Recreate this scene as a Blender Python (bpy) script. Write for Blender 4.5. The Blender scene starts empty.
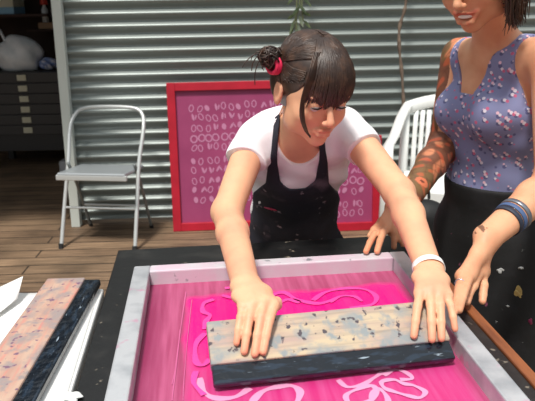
import bpy, bmesh, math, random
import numpy as np
from mathutils import Vector, Matrix
random.seed(7)
rng = np.random.default_rng(7)
SC = bpy.context.scene
COL = SC.collection
PI = math.pi

# ------------------------------------------------------------------ camera, world, sun, exposure
F_PX, PITCH, ROLL, CAM_H = 650.0, math.radians(17.0), math.radians(1.0), 1.35
cd = bpy.data.cameras.new('camera'); cam = bpy.data.objects.new('camera', cd); COL.objects.link(cam)
cd.sensor_width = 36.0; cd.lens = F_PX / 535.0 * 36.0
cam.location = (0, 0, CAM_H)
cam.matrix_world = Matrix.Translation((0, 0, CAM_H)) @ Matrix.Rotation(math.radians(90) - PITCH, 4, 'X') @ Matrix.Rotation(-ROLL, 4, 'Z')
cd.clip_start = 0.05
cd.dof.use_dof = True; cd.dof.focus_distance = 1.3; cd.dof.aperture_fstop = 11.0
SC.camera = cam
SC.view_settings.view_transform = 'Standard'; SC.view_settings.look = 'None'
SC.view_settings.gamma = 1.0; SC.view_settings.use_curve_mapping = False
SC.view_settings.exposure = 0.0

w = bpy.data.worlds.new('sky'); SC.world = w; w.use_nodes = True
bgn = w.node_tree.nodes['Background']
_tc = w.node_tree.nodes.new('ShaderNodeTexCoord'); _sp = w.node_tree.nodes.new('ShaderNodeSeparateXYZ'); _rp = w.node_tree.nodes.new('ShaderNodeValToRGB')
w.node_tree.links.new(_tc.outputs['Generated'], _sp.inputs[0]); w.node_tree.links.new(_sp.outputs['Z'], _rp.inputs[0]); w.node_tree.links.new(_rp.outputs[0], bgn.inputs[0])
_rp.color_ramp.elements[0].position = 0.0; _rp.color_ramp.elements[0].color = (.16, .165, .16, 1)      # yard and trees around
_rp.color_ramp.elements[1].position = 0.75; _rp.color_ramp.elements[1].color = (.92, .97, 1.0, 1)
bgn.inputs[1].default_value = 0.95
sd = bpy.data.lights.new('sun', 'SUN'); sun = bpy.data.objects.new('sun', sd); COL.objects.link(sun)
sd.energy = 4.0; sd.angle = math.radians(9); sd.color = (1.0, 0.955, 0.88)
SUN_DIR = Vector((0.16, 0.40, -0.90)).normalized()          # direction the light travels
sun.rotation_euler = SUN_DIR.to_track_quat('-Z', 'Y').to_euler()

# ------------------------------------------------------------------ pixel -> world helpers (for placing at a true depth)
def ray(x, y):
    u = (x - 267.5) / F_PX; v = (y - 200.5) / F_PX
    c, s = math.cos(ROLL), math.sin(ROLL)
    a = u * c - v * s; b = u * s + v * c
    return np.array([a, math.cos(PITCH) - b * math.sin(PITCH), -math.sin(PITCH) - b * math.cos(PITCH)])
CO = np.array([0, 0, CAM_H])
def atY(x, y, Y): d = ray(x, y); return CO + d * (Y / d[1])
def atZ(x, y, Z): d = ray(x, y); return CO + d * ((Z - CAM_H) / d[2])
def hit(x, y, p0, n): d = ray(x, y); return CO + d * (np.dot(np.array(p0) - CO, n) / np.dot(d, n))
A = np.array
def unit(v): v = np.array(v, float); return v / np.linalg.norm(v)

# ------------------------------------------------------------------ materials
def lin(c):
    return tuple(((v / 255.0) / 12.92 if v / 255.0 <= 0.04045 else ((v / 255.0 + 0.055) / 1.055) ** 2.4) for v in c) + (1,)
def mat(name, rgb, rough=0.6, metal=0.0, noise=None, bump=0.0, bscale=60, spec=0.5, sss=0.0):
    """noise = (rgb2, scale, lo, hi) or with a 5th value, a 3-vector stretch"""
    m = bpy.data.materials.new(name); m.use_nodes = True
    nt = m.node_tree; b = nt.nodes['Principled BSDF']
    b.inputs['Base Color'].default_value = lin(rgb); b.inputs['Roughness'].default_value = rough
    b.inputs['Metallic'].default_value = metal; b.inputs['Specular IOR Level'].default_value = spec
    if sss:
        b.inputs['Subsurface Weight'].default_value = sss; b.inputs['Subsurface Radius'].default_value = (0.012, 0.005, 0.003); b.inputs['Subsurface Scale'].default_value = 1.0
    tc = nt.nodes.new('ShaderNodeTexCoord'); m['_b'] = 1
    cur = None
    for nz in (noise if isinstance(noise, list) else [noise] if noise else []):
        c2, sc, lo, hi = nz[:4]; st = nz[4] if len(nz) > 4 else (1, 1, 1)
        mp = nt.nodes.new('ShaderNodeMapping'); mp.inputs['Scale'].default_value = st
        mp.inputs['Location'].default_value = (sc * .37, sc * .11, sc * .23)
        nt.links.new(tc.outputs['Object'], mp.inputs[0])
        n = nt.nodes.new('ShaderNodeTexNoise'); n.inputs['Scale'].default_value = sc; n.inputs['Detail'].default_value = 5
        nt.links.new(mp.outputs[0], n.inputs['Vector'])
        r = nt.nodes.new('ShaderNodeMapRange'); r.inputs[1].default_value = lo; r.inputs[2].default_value = hi
        nt.links.new(n.outputs['Fac'], r.inputs[0])
        mx = nt.nodes.new('ShaderNodeMix'); mx.data_type = 'RGBA'
        nt.links.new(r.outputs[0], mx.inputs['Factor'])
        if cur is None: mx.inputs['A'].default_value = lin(rgb)
        else: nt.links.new(cur, mx.inputs['A'])
        mx.inputs['B'].default_value = lin(c2); cur = mx.outputs['Result']
    if cur is not None: nt.links.new(cur, b.inputs['Base Color'])
    if bump:
        n = nt.nodes.new('ShaderNodeTexNoise'); n.inputs['Scale'].default_value = bscale; n.inputs['Detail'].default_value = 4
        nt.links.new(tc.outputs['Object'], n.inputs['Vector'])
        bp = nt.nodes.new('ShaderNodeBump'); bp.inputs['Strength'].default_value = bump; bp.inputs['Distance'].default_value = 0.004
        nt.links.new(n.outputs['Fac'], bp.inputs['Height']); nt.links.new(bp.outputs[0], b.inputs['Normal'])
    return m
def mul_attr(m, attr='tint'):
    """multiply the base colour by a painted mesh colour (lips, nails, tattoos)"""
    nt = m.node_tree; b = nt.nodes['Principled BSDF']; inp = b.inputs['Base Color']
    at = nt.nodes.new('ShaderNodeAttribute'); at.attribute_name = attr
    mx = nt.nodes.new('ShaderNodeMix'); mx.data_type = 'RGBA'; mx.blend_type = 'MULTIPLY'; mx.inputs['Factor'].default_value = 1
    if inp.links: nt.links.new(inp.links[0].from_socket, mx.inputs['A'])
    else: mx.inputs['A'].default_value = inp.default_value
    nt.links.new(at.outputs['Color'], mx.inputs['B']); nt.links.new(mx.outputs['Result'], inp)
    return m

# ------------------------------------------------------------------ mesh builders
class MB:
    def __init__(s): s.v = []; s.f = []
    def add(s, vs, fs):
        o = len(s.v); s.v += [tuple(map(float, p)) for p in vs]; s.f += [tuple(i + o for i in f) for f in fs]; return s
    def box(s, c, size, rz=0, M=None, bev=0.0):
        hx, hy, hz = size[0] / 2, size[1] / 2, size[2] / 2
        bm = bmesh.new(); bmesh.ops.create_cube(bm, size=1)
        for v in bm.verts: v.co = Vector((v.co.x * size[0], v.co.y * size[1], v.co.z * size[2]))
        if bev: bmesh.ops.bevel(bm, geom=bm.edges[:], offset=bev, segments=2, affect='EDGES', profile=0.5)
        T = Matrix.Translation(c) @ (M.to_4x4() if M else Matrix.Rotation(rz, 4, 'Z'))
        bm.verts.index_update()
        s.add([T @ v.co for v in bm.verts], [[v.index for v in f.verts] for f in bm.faces]); bm.free(); return s
    def tube(s, pts, r, n=10, cap=True, flat=1.0, up=(0, 0, 1), closed=False):
        pts = [Vector(p) for p in pts]; N = len(pts); rs = r if hasattr(r, '__len__') else [r] * N
        o = len(s.v); prev = None
        for i, p in enumerate(pts):
            if closed: t = pts[(i + 1) % N] - pts[i - 1]
            else: t = pts[min(i + 1, N - 1)] - pts[max(i - 1, 0)]
            t = t.normalized() if t.length else Vector((0, 0, 1))
            if prev is None:
                u = Vector(up); u = u - t * u.dot(t)
                if u.length < 1e-3: u = Vector((1, 0, 0)) - t * t.x
            else: u = prev - t * prev.dot(t)
            u.normalize(); prev = u; q = t.cross(u)
            for k in range(n):
                a = 2 * PI * k / n
                s.v.append(tuple(p + u * (math.cos(a) * rs[i] * flat) + q * (math.sin(a) * rs[i])))
        for i in range(N if closed else N - 1):
            j = (i + 1) % N
            for k in range(n):
                k2 = (k + 1) % n
                s.f.append((o + i * n + k, o + i * n + k2, o + j * n + k2, o + j * n + k))
        if cap and not closed:
            s.f.append(tuple(o + k for k in range(n))[::-1]); s.f.append(tuple(o + (N - 1) * n + k for k in range(n)))
        return s
    def ball(s, c, r, seg=16, M=None):
        bm = bmesh.new(); bmesh.ops.create_uvsphere(bm, u_segments=seg, v_segments=max(6, seg // 2), radius=1)
        r = r if hasattr(r, '__len__') else (r, r, r); bm.verts.index_update()
        vs = []
        for v in bm.verts:
            p = Vector((v.co.x * r[0], v.co.y * r[1], v.co.z * r[2]))
            if M: p = M @ p
            vs.append(p + Vector(c))
        s.add(vs, [[v.index for v in f.verts] for f in bm.faces]); bm.free(); return s
    def prism(s, outline, z0, z1):
        n = len(outline); vs = [(x, y, z0) for x, y in outline] + [(x, y, z1) for x, y in outline]
        return s.add(vs, [tuple(range(n))[::-1], tuple(range(n, 2 * n))] + [(i, (i + 1) % n, n + (i + 1) % n, n + i) for i in range(n)])
    def build(s, name, m, parent=None, smooth=False, loc=None, rot=None):
        me = bpy.data.meshes.new(name); me.from_pydata(s.v, [], s.f); me.validate()
        bm = bmesh.new(); bm.from_mesh(me); bmesh.ops.recalc_face_normals(bm, faces=bm.faces[:]); bm.to_mesh(me); bm.free()
        o = bpy.data.objects.new(name, me); COL.objects.link(o); me.materials.append(m)
        if smooth: me.shade_smooth()
        if parent is not None: o.parent = parent
        if loc is not None: o.location = loc
        if rot is not None: o.rotation_euler = rot
        return o
def smooth_by_angle(o, deg=40):
    me = o.data; me.shade_smooth()
    bm = bmesh.new(); bm.from_mesh(me)
    for e in bm.edges:
        if len(e.link_faces) == 2 and e.calc_face_angle(0) > math.radians(deg): e.smooth = False
    bm.to_mesh(me); bm.free(); return o
def tag(o, label=None, cat=None, group=None, kind=None):
    if label: o['label'] = label
    if cat: o['category'] = cat
    if group: o['group'] = group
    if kind: o['kind'] = kind
    return o
def thing(name, label, cat, loc=(0, 0, 0), rz=0, group=None):
    o = bpy.data.objects.new(name, None); COL.objects.link(o); o.location = loc; o.rotation_euler = (0, 0, rz)
    o.empty_display_size = 0.05
    return tag(o, label, cat, group)
def catmull(pts, n=8, closed=False):
    P = [A(p, float) for p in pts]; N = len(P); out = []
    rngN = range(N) if closed else range(N - 1)
    for i in rngN:
        if closed: p0, p1, p2, p3 = P[i - 1], P[i], P[(i + 1) % N], P[(i + 2) % N]
        else: p0, p1, p2, p3 = P[max(i - 1, 0)], P[i], P[i + 1], P[min(i + 2, N - 1)]
        for k in range(n):
            t = k / n
            out.append(0.5 * ((2 * p1) + (-p0 + p2) * t + (2 * p0 - 5 * p1 + 4 * p2 - p3) * t * t + (-p0 + 3 * p1 - 3 * p2 + p3) * t ** 3))
    if not closed: out.append(P[-1])
    return out

# ------------------------------------------------------------------ distance field sculpting (one continuous surface per body)
class Field:
    def __init__(s, lo, hi, h):
        s.lo = A(lo, float); s.h = h; s.n = np.ceil((A(hi) - s.lo) / h).astype(int) + 1
        s.a = np.full(s.n, 1.0, np.float32)
        s.x = (s.lo[0] + h * np.arange(s.n[0])).astype(np.float32); s.y = (s.lo[1] + h * np.arange(s.n[1])).astype(np.float32); s.z = (s.lo[2] + h * np.arange(s.n[2])).astype(np.float32)
    def box(s, mn, mx, m):
        i0 = np.clip(np.floor((A(mn) - m - s.lo) / s.h).astype(int), 0, s.n); i1 = np.clip(np.ceil((A(mx) + m - s.lo) / s.h).astype(int) + 1, 0, s.n)
        if np.any(i1 <= i0): return None
        sl = tuple(slice(a, b) for a, b in zip(i0, i1))
        X = s.x[sl[0]][:, None, None]; Y = s.y[sl[1]][None, :, None]; Z = s.z[sl[2]][None, None, :]
        return sl, X, Y, Z
    def _mix(s, sl, d, k, sub):
        c = s.a[sl]
        if sub:
            d = -d; h = np.clip(0.5 - 0.5 * (d - c) / k, 0, 1) if k else (d < c); s.a[sl] = (c * h + d * (1 - h) + k * h * (1 - h)) if k else np.maximum(c, d)
        elif k:
            h = np.clip(0.5 + 0.5 * (c - d) / k, 0, 1); s.a[sl] = c * (1 - h) + d * h - k * h * (1 - h)
        else: s.a[sl] = np.minimum(c, d)
    def seg(s, a, b, ra, rb=None, k=0.01, side=(1, 0, 0), sub=False, grow=0.0):
        a = A(a, float); b = A(b, float); rb = ra if rb is None else rb
        ra = A(ra if hasattr(ra, '__len__') else (ra, ra), float) + grow; rb = A(rb if hasattr(rb, '__len__') else (rb, rb), float) + grow
        R = max(ra.max(), rb.max()); r = s.box(np.minimum(a, b), np.maximum(a, b), R + k + 3 * s.h)
        if r is None: return s
        sl, X, Y, Z = r
        L = np.linalg.norm(b - a); wv = (b - a) / max(L, 1e-6) if L > 1e-6 else A([0, 0, 1.0])
        sd_ = A(side, float); sd_ = sd_ - wv * sd_.dot(wv)
        if np.linalg.norm(sd_) < 1e-3: sd_ = A([0, 1.0, 0]) - wv * wv[1]
        sd_ /= np.linalg.norm(sd_); nn = np.cross(wv, sd_)
        X = X - a[0]; Y = Y - a[1]; Z = Z - a[2]
        q = X * wv[0] + Y * wv[1] + Z * wv[2]; t = np.clip(q / max(L, 1e-6), 0, 1)
        u = X * sd_[0] + Y * sd_[1] + Z * sd_[2]; v = X * nn[0] + Y * nn[1] + Z * nn[2]; e = q - t * L
        rx = ra[0] + (rb[0] - ra[0]) * t; ry = ra[1] + (rb[1] - ra[1]) * t; m = np.minimum(rx, ry)
        d = (np.sqrt((u / rx) ** 2 + (v / ry) ** 2 + (e / m) ** 2) - 1) * m
        s._mix(sl, d.astype(np.float32), k, sub); return s
    def ell(s, c, r, M=None, k=0.01, sub=False, grow=0.0):
        """ellipsoid, M rows = local axes"""
        c = A(c, float); r = A(r, float) + grow; R = r.max(); bx = s.box(c, c, R + k + 3 * s.h)
        if bx is None: return s
        sl, X, Y, Z = bx; X = X - c[0]; Y = Y - c[1]; Z = Z - c[2]
        M = np.eye(3) if M is None else M
        q = [(X * M[i][0] + Y * M[i][1] + Z * M[i][2]) / r[i] for i in range(3)]
        kk = np.sqrt(q[0] ** 2 + q[1] ** 2 + q[2] ** 2); g = np.sqrt((q[0] / r[0]) ** 2 + (q[1] / r[1]) ** 2 + (q[2] / r[2]) ** 2)
        d = kk * (kk - 1) / np.maximum(g, 1e-6)
        s._mix(sl, d.astype(np.float32), k, sub); return s
    def mesh(s):
        a = s.a; S = (a < 0).view(np.uint8)
        c = np.zeros(s.n - 1, np.uint8)
        for i in (0, 1):
            for j in (0, 1):
                for k in (0, 1): c += S[i:s.n[0] - 1 + i, j:s.n[1] - 1 + j, k:s.n[2] - 1 + k]
        idx = np.argwhere((c > 0) & (c < 8)); del c
        vid = {}; cellid = np.full(s.n - 1, -1, np.int32); cellid[idx[:, 0], idx[:, 1], idx[:, 2]] = np.arange(len(idx))
        corner = {}
        for i in (0, 1):
            for j in (0, 1):
                for k in (0, 1): corner[i, j, k] = a[idx[:, 0] + i, idx[:, 1] + j, idx[:, 2] + k]
        acc = np.zeros((len(idx), 3)); cnt = np.zeros(len(idx))
        ks = list(corner)
        for p in ks:
            for ax in range(3):
                if p[ax] == 0:
                    q = list(p); q[ax] = 1; q = tuple(q); va, vb = corner[p], corner[q]
                    m = (va < 0) != (vb < 0); t = np.where(m, va / np.where(m, va - vb, 1), 0)
                    for d in range(3): acc[:, d] += np.where(m, p[d] + (t if d == ax else 0), 0)
                    cnt += m
        V = (idx + acc / cnt[:, None]) * s.h + s.lo
        quads = []
        for ax in range(3):
            sl0 = [slice(None)] * 3; sl1 = [slice(None)] * 3; sl0[ax] = slice(0, -1); sl1[ax] = slice(1, None)
            s0 = S[tuple(sl0)]; s1 = S[tuple(sl1)]; e = np.argwhere(s0 != s1); o1, o2 = [(1, 2), (2, 0), (0, 1)][ax]
            e = e[(e[:, o1] > 0) & (e[:, o2] > 0) & (e[:, o1] < s.n[o1] - 1) & (e[:, o2] < s.n[o2] - 1)]
            ins = s0[e[:, 0], e[:, 1], e[:, 2]] == 1
            def cid(d1, d2):
                f = e.copy(); f[:, o1] -= d1; f[:, o2] -= d2; return cellid[f[:, 0], f[:, 1], f[:, 2]]
            Q = np.stack([cid(1, 1), cid(0, 1), cid(0, 0), cid(1, 0)], 1); Q[~ins] = Q[~ins][:, ::-1]; quads.append(Q)
        return V, np.concatenate(quads)
    def build(s, name, m, parent=None, tint=None, relax=1):
        V, Q = s.mesh()
        for _ in range(relax):
            acc = np.zeros_like(V); c = np.zeros(len(V))
            for i in range(4):
                a_, b_ = Q[:, i], Q[:, (i + 1) % 4]
                np.add.at(acc, a_, V[b_]); np.add.at(c, a_, 1); np.add.at(acc, b_, V[a_]); np.add.at(c, b_, 1)
            V = V * 0.5 + 0.5 * acc / c[:, None]
        me = bpy.data.meshes.new(name); me.vertices.add(len(V)); me.vertices.foreach_set('co', V.astype(np.float32).ravel())
        me.loops.add(Q.size); me.loops.foreach_set('vertex_index', Q.astype(np.int32).ravel())
        me.polygons.add(len(Q)); me.polygons.foreach_set('loop_start', np.arange(0, Q.size, 4, dtype=np.int32))
        me.update(calc_edges=True); me.validate(); me.shade_smooth()
        if tint is not None:
            T = np.ones((len(V), 4), np.float32); T[:, :3] = tint(V)
            at = me.color_attributes.new('tint', 'FLOAT_COLOR', 'POINT'); at.data.foreach_set('color', T.ravel())
        o = bpy.data.objects.new(name, me); COL.objects.link(o); me.materials.append(m)
        if parent is not None:
            o.parent = parent; o.location = -A(parent.location)
        return o
def place_world(o, parent):
    """o was built in world coordinates: hang it under a parent that stands elsewhere"""
    o.parent = parent; o.location = tuple(-A(parent.location)); return o

# shared materials
M_metal = mat('galvanised_grey', (176, 182, 182), 0.38, 0.55, noise=((150, 155, 156), 9, .35, .7))
M_white = mat('white_plastic', (232, 234, 232), 0.35)
M_black = mat('black_paint', (24, 24, 25), 0.42, noise=[((46, 45, 44), 14, .52, .75), ((120, 112, 100), 45, .68, .74)], bump=.15, bscale=40)
M_dark = mat('dark_steel', (36, 38, 40), 0.5)
M_paper = mat('paper', (240, 240, 238), 0.8)

# ================================================================== SETTING
def deck_material():
    m = bpy.data.materials.new('deck_boards'); m.use_nodes = True; nt = m.node_tree; b = nt.nodes['Principled BSDF']
    tc = nt.nodes.new('ShaderNodeTexCoord'); mp = nt.nodes.new('ShaderNodeMapping'); nt.links.new(tc.outputs['Object'], mp.inputs[0])
    br = nt.nodes.new('ShaderNodeTexBrick'); br.inputs['Scale'].default_value = 1.0; br.inputs['Brick Width'].default_value = 2.6; br.inputs['Row Height'].default_value = 0.115
    br.inputs['Mortar Size'].default_value = 0.005; br.inputs['Color1'].default_value = lin((150, 124, 98)); br.inputs['Color2'].default_value = lin((126, 102, 80)); br.inputs['Mortar'].default_value = lin((48, 36, 28)); br.inputs['Bias'].default_value = 0.0
    nt.links.new(mp.outputs[0], br.inputs['Vector'])
    mp2 = nt.nodes.new('ShaderNodeMapping'); mp2.inputs['Scale'].default_value = (1.2, 26, 1); nt.links.new(tc.outputs['Object'], mp2.inputs[0])
    n = nt.nodes.new('ShaderNodeTexNoise'); n.inputs['Scale'].default_value = 3; n.inputs['Detail'].default_value = 8; nt.links.new(mp2.outputs[0], n.inputs['Vector'])
    r = nt.nodes.new('ShaderNodeMapRange'); r.inputs[1].default_value = .3; r.inputs[2].default_value = .7; r.inputs[3].default_value = .45; r.inputs[4].default_value = 1.3; nt.links.new(n.outputs['Fac'], r.inputs[0])
    mx = nt.nodes.new('ShaderNodeMix'); mx.data_type = 'RGBA'; mx.blend_type = 'MULTIPLY'; mx.inputs['Factor'].default_value = 1
    nt.links.new(br.outputs['Color'], mx.inputs['A']); nt.links.new(r.outputs[0], mx.inputs['B'])
    # worn dark stains
    n2 = nt.nodes.new('ShaderNodeTexNoise'); n2.inputs['Scale'].default_value = 2.3; n2.inputs['Detail'].default_value = 6; nt.links.new(tc.outputs['Object'], n2.inputs['Vector'])
    r2 = nt.nodes.new('ShaderNodeMapRange'); r2.inputs[1].default_value = .42; r2.inputs[2].default_value = .66; r2.inputs[3].default_value = 1.0; r2.inputs[4].default_value = .55; nt.links.new(n2.outputs['Fac'], r2.inputs[0])
    mx2 = nt.nodes.new('ShaderNodeMix'); mx2.data_type = 'RGBA'; mx2.blend_type = 'MULTIPLY'; mx2.inputs['Factor'].default_value = 1
    nt.links.new(mx.outputs['Result'], mx2.inputs['A']); nt.links.new(r2.outputs[0], mx2.inputs['B'])
    nt.links.new(mx2.outputs['Result'], b.inputs['Base Color']); b.inputs['Roughness'].default_value = .62
    bp = nt.nodes.new('ShaderNodeBump'); bp.inputs['Strength'].default_value = .5; bp.inputs['Distance'].default_value = .006
    nt.links.new(r.outputs[0], bp.inputs['Height']); nt.links.new(bp.outputs[0], b.inputs['Normal'])
    return m
fl = MB().box((0, 0, -0.03), (12, 12, 0.06)).build('floor', deck_material(), loc=(0, 3.2, 0), rot=(0, 0, math.radians(1.5)))
tag(fl, kind='structure')

WX, WY, WROT = -1.20, 3.985, math.radians(2.6)       # left end of the corrugated wall
cw, sw = math.cos(WROT), math.sin(WROT)
def onwall(s_, d, z):                                  # s_ along the wall, d in front of it
    return (WX + cw * s_ + sw * d, WY + sw * s_ - cw * d, z)
M_corr = mat('corrugated_steel', (142, 150, 148), 0.45, 0.4, noise=((132, 140, 137), 1.5, .4, .7, (0.3, 1, 1)))
mb = MB(); pitch = 0.0712; amp = 0.0150; nz = int(2.75 / (pitch / 14)); zs = [i * pitch / 14 + 0.03 for i in range(nz)]
def rib_profile(z):
    p = ((z + .024) / pitch) % 1.0                          # long underside, short upper face
    return amp * (-math.cos(PI * p / .56) if p < .56 else math.cos(PI * (p - .56) / .44))
prof = [rib_profile(z) for z in zs]
for j, (z, d) in enumerate(zip(zs, prof)):
    for (s_, off) in ((0.0, 0), (4.2, 0)):
        mb.v.append(onwall(s_, d + .02, z))
o_ = len(mb.v)
for z, d in zip(zs, prof):
    for s_ in (0.0, 4.2): mb.v.append(onwall(s_, d + .012, z))
for j in range(nz - 1):
    a_ = 2 * j; mb.f.append((a_, a_ + 1, a_ + 3, a_ + 2)); mb.f.append((o_ + a_ + 1, o_ + a_, o_ + a_ + 2, o_ + a_ + 3))
wb = mb.build('wall_back', M_corr); wb.data.shade_smooth(); tag(wb, kind='structure')
post = MB().box((0, 0, 1.4), (0.056, 0.06, 2.8), bev=.004).build('trim_1', mat('pale_post_paint', (205, 212, 206), .5), loc=onwall(-0.023, 0.05, 0), rot=(0, math.radians(1.0), WROT)); tag(post, kind='structure')
M_inner = mat('shed_lining', (58, 40, 32), .8, noise=((40, 27, 22), 6, .4, .7))
tag(MB().box((-3.2, 6.45, 1.2), (5.0, .06, 2.4)).build('wall_rear', M_inner), kind='structure')
tag(MB().box((-4.1, 5.2, 1.2), (.06, 2.44, 2.4)).build('wall_left', M_inner), kind='structure')
tag(MB().box((-1.17, 5.25, 1.2), (.05, 2.3, 2.4)).build('wall_right', M_inner), kind='structure')
tag(MB().box((-2.75, 4.75, 2.44), (2.95, 3.5, .05)).build('ceiling', M_inner), kind='structure')

# ================================================================== SHED INTERIOR
CX, CY = -2.0, 5.42
cab = thing('flat_file_cabinet', 'dark steel flat file cabinet with six shallow drawers and pale label holders', 'cabinet', (CX, CY, 0))
M_cab = mat('cabinet_grey', (44, 42, 42), .5); M_cab2 = mat('cabinet_front_grey', (52, 50, 50), .45); M_lab = mat('label_card', (205, 200, 175), .6)
MB().box((0, .26, .50), (.82, .52, .66), bev=.005).build('body', M_cab, cab)
for i in range(6):
    z = .787 - i * .087
    d = MB().box((0, -.006, z), (.79, .016, .080), bev=.003).build('drawer', M_cab2, cab)
    MB().box((-.0, -.018, z), (.075, .008, .048), bev=.002).build('label_holder', M_lab, d)
for sx in (-.36, .36):
    for sy in (.04, .48): MB().box((sx, sy, .085), (.05, .05, .17)).build('leg', M_cab, cab)
# plastic bag on the cabinet
def lumpy(name, c, r, m, seed, amp_=.16, parent=None, seg=36, knot=None):
    rr = np.random.default_rng(seed); bm = bmesh.new(); bmesh.ops.create_icosphere(bm, subdivisions=4, radius=1)
    ph = rr.uniform(0, 6, (8, 3)); fr = rr.uniform(1.5, 6, (8, 3))
    for v in bm.verts:
        p = A(v.co); n = sum(math.sin(p @ fr[i] + ph[i, 0]) * (1 / (1 + .4 * i)) for i in range(8)) / 3
        q = p * (1 + amp_ * n)
        q[2] = max(q[2], -.72)
        v.co = (q[0] * r[0], q[1] * r[1], q[2] * r[2])
    me = bpy.data.meshes.new(name); bm.to_mesh(me); bm.free(); me.shade_smooth(); me.materials.append(m)
    o = bpy.data.objects.new(name, me); COL.objects.link(o); o.location = c
    if parent is not None: o.parent = parent
    return o
M_bag = mat('bag_plastic', (246, 248, 250), .35, noise=((214, 222, 226), 9, .4, .7)); M_bag.node_tree.nodes['Principled BSDF'].inputs['Transmission Weight'].default_value = .03
zc = .83
bag = thing('plastic_bag', 'crumpled white plastic bag sitting on the dark drawer cabinet', 'bag', (-2.10, 5.6, zc))
lumpy('bag_body', (0.02, 0, .12), (.20, .14, .165), M_bag, 3, .2, bag)
MB().tube(catmull([(-.08, -.03, .17), (-.13, -.03, .24), (-.14, -.03, .315), (-.10, -.03, .34), (-.075, -.03, .29), (-.05, -.02, .2)]), .018, 8, flat=.5).build('handle', M_bag, bag, smooth=True)
M_blue = mat('blue_plastic', (70, 95, 170), .5)
tag(lumpy('cloth_bundle', (-1.83, 5.6, zc + .046), (.08, .08, .055), mat('blue_white_cloth', (120, 140, 190), .8, noise=((205, 205, 215), 30, .48, .55)), 9, .2), 'small blue and white bundle beside the plastic bag on the cabinet', 'cloth')
# shelves
M_shelf = mat('shelf_wood', (60, 36, 28), .7)
sh = thing('wall_shelf', 'dark wooden upper shelf above the plastic bag', 'shelf', (-2.42, 6.2, 1.27))
MB().box((0, 0, 0), (1.0, .42, .025)).build('shelf_board', M_shelf, sh)
for sx in (-.45, .45): MB().box((sx, .1, -.06), (.02, .22, .1)).build('bracket', M_shelf, sh)
M_trayb = mat('pale_blue_plastic', (140, 190, 220), .5)
bx = thing('storage_box', 'pale blue and cream box on the upper shelf', 'box', (-2.39, 6.16, 1.2825))
MB().box((0, 0, .03), (.34, .28, .06), bev=.004).build('base', M_trayb, bx); MB().box((0, 0, .12), (.34, .28, .12), bev=.006).build('lid', mat('cream_card', (225, 222, 200), .7), bx)
sh2 = thing('small_shelf', 'dark narrow shelf at the right of the shed opening', 'shelf', (-1.98, 6.25, 1.135))
MB().box((0, 0, 0), (.34, .36, .02)).build('shelf_board', M_shelf, sh2); MB().box((0, .12, -.06), (.02, .1, .1)).build('bracket', M_shelf, sh2)
tag(MB().box((0, 0, .03), (.13, .12, .055), bev=.003).build('card_box', mat('tan_card', (170, 135, 105), .8), loc=(-1.99, 6.18, 1.1455)), 'small tan cardboard box on the narrow shelf', 'box')
bt = thing('bottle', 'white plastic bottle with a red cap on the tan cardboard box', 'bottle', (-2.0, 6.18, 1.203))
MB().tube([(0, 0, 0), (0, 0, .005), (0, 0, .11), (0, 0, .14), (0, 0, .16)], [.028, .03, .03, .016, .012], 14).build('body', M_white, bt, smooth=True)
MB().tube([(0, 0, .155), (0, 0, .21)], [.034, .03], 14).build('cap', mat('red_plastic', (200, 60, 45), .5), bt)
tag(MB().box((0, 0, .05), (.12, .12, .10), bev=.005).build('white_box', mat('white_card', (190, 190, 192), .7), loc=(-1.68, 5.36, 0)), 'small white box on the deck beneath the cabinet edge', 'box')

# ================================================================== FOLDING CHAIR
ch = thing('folding_chair', 'grey metal folding chair in front of the corrugated wall', 'chair', (-0.957, 3.696, 0), math.radians(-8.0))
M_tube = mat('chair_grey_enamel', (196, 200, 200), .35, .3); M_seat = mat('chair_seat_grey', (168, 174, 178), .35, .4)
hw = .222
pts = [(-hw, -.19, 0.0), (-hw + .002, -.10, .215), (-hw + .006, .005, .46)] + [(-hw - .004, .10, .65)]
arc = [(-hw + .014, .155, .725), (-hw + .068, .172, .760), (0, .176, .768)]
left = pts + arc; right = [(-x, y, z) for x, y, z in left[:-1]][::-1]
MB().tube(catmull(left + right, 6), .0115, 10).build('back_frame', M_tube, ch, smooth=True)
for sx in (-1, 1):
    MB().tube(catmull([(sx * (hw - .022), .20, 0.0), (sx * (hw - .022), .06, .32), (sx * (hw - .022), -.03, .47)], 5), .0095, 8).build('rear_leg', mat('chair_leg_grey', (128, 134, 134), .4, .4) if sx < 0 else bpy.data.materials['chair_leg_grey'], ch, smooth=True)
seat = MB().box((0, 0, 0), (.40, .33, .022), bev=.009, M=Matrix.Rotation(math.radians(-5), 3, 'X')); seat.build('seat', M_seat, ch, loc=(0, -.025, .428))
MB().box((0, -.182, .424), (.415, .016, .032), bev=.005).build('seat_rim', M_tube, ch)
MB().tube([(-hw + .022, .125, .17), (hw - .022, .125, .17)], .007, 8).build('stretcher', M_tube, ch)
MB().tube([(-hw, -.095, .22), (hw, -.095, .22)], .007, 8).build('stretcher', M_tube, ch)
for sx in (-1, 1): MB().tube([(sx * hw, -.194, -.002), (sx * hw, -.186, .028)], .0145, 10).build('foot_cap', M_dark, ch)
for sx in (-1, 1): MB().tube([(sx * (hw - .022), .203, -.002), (sx * (hw - .022), .192, .025)], .0125, 10).build('foot_cap', M_dark, ch)

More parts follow.
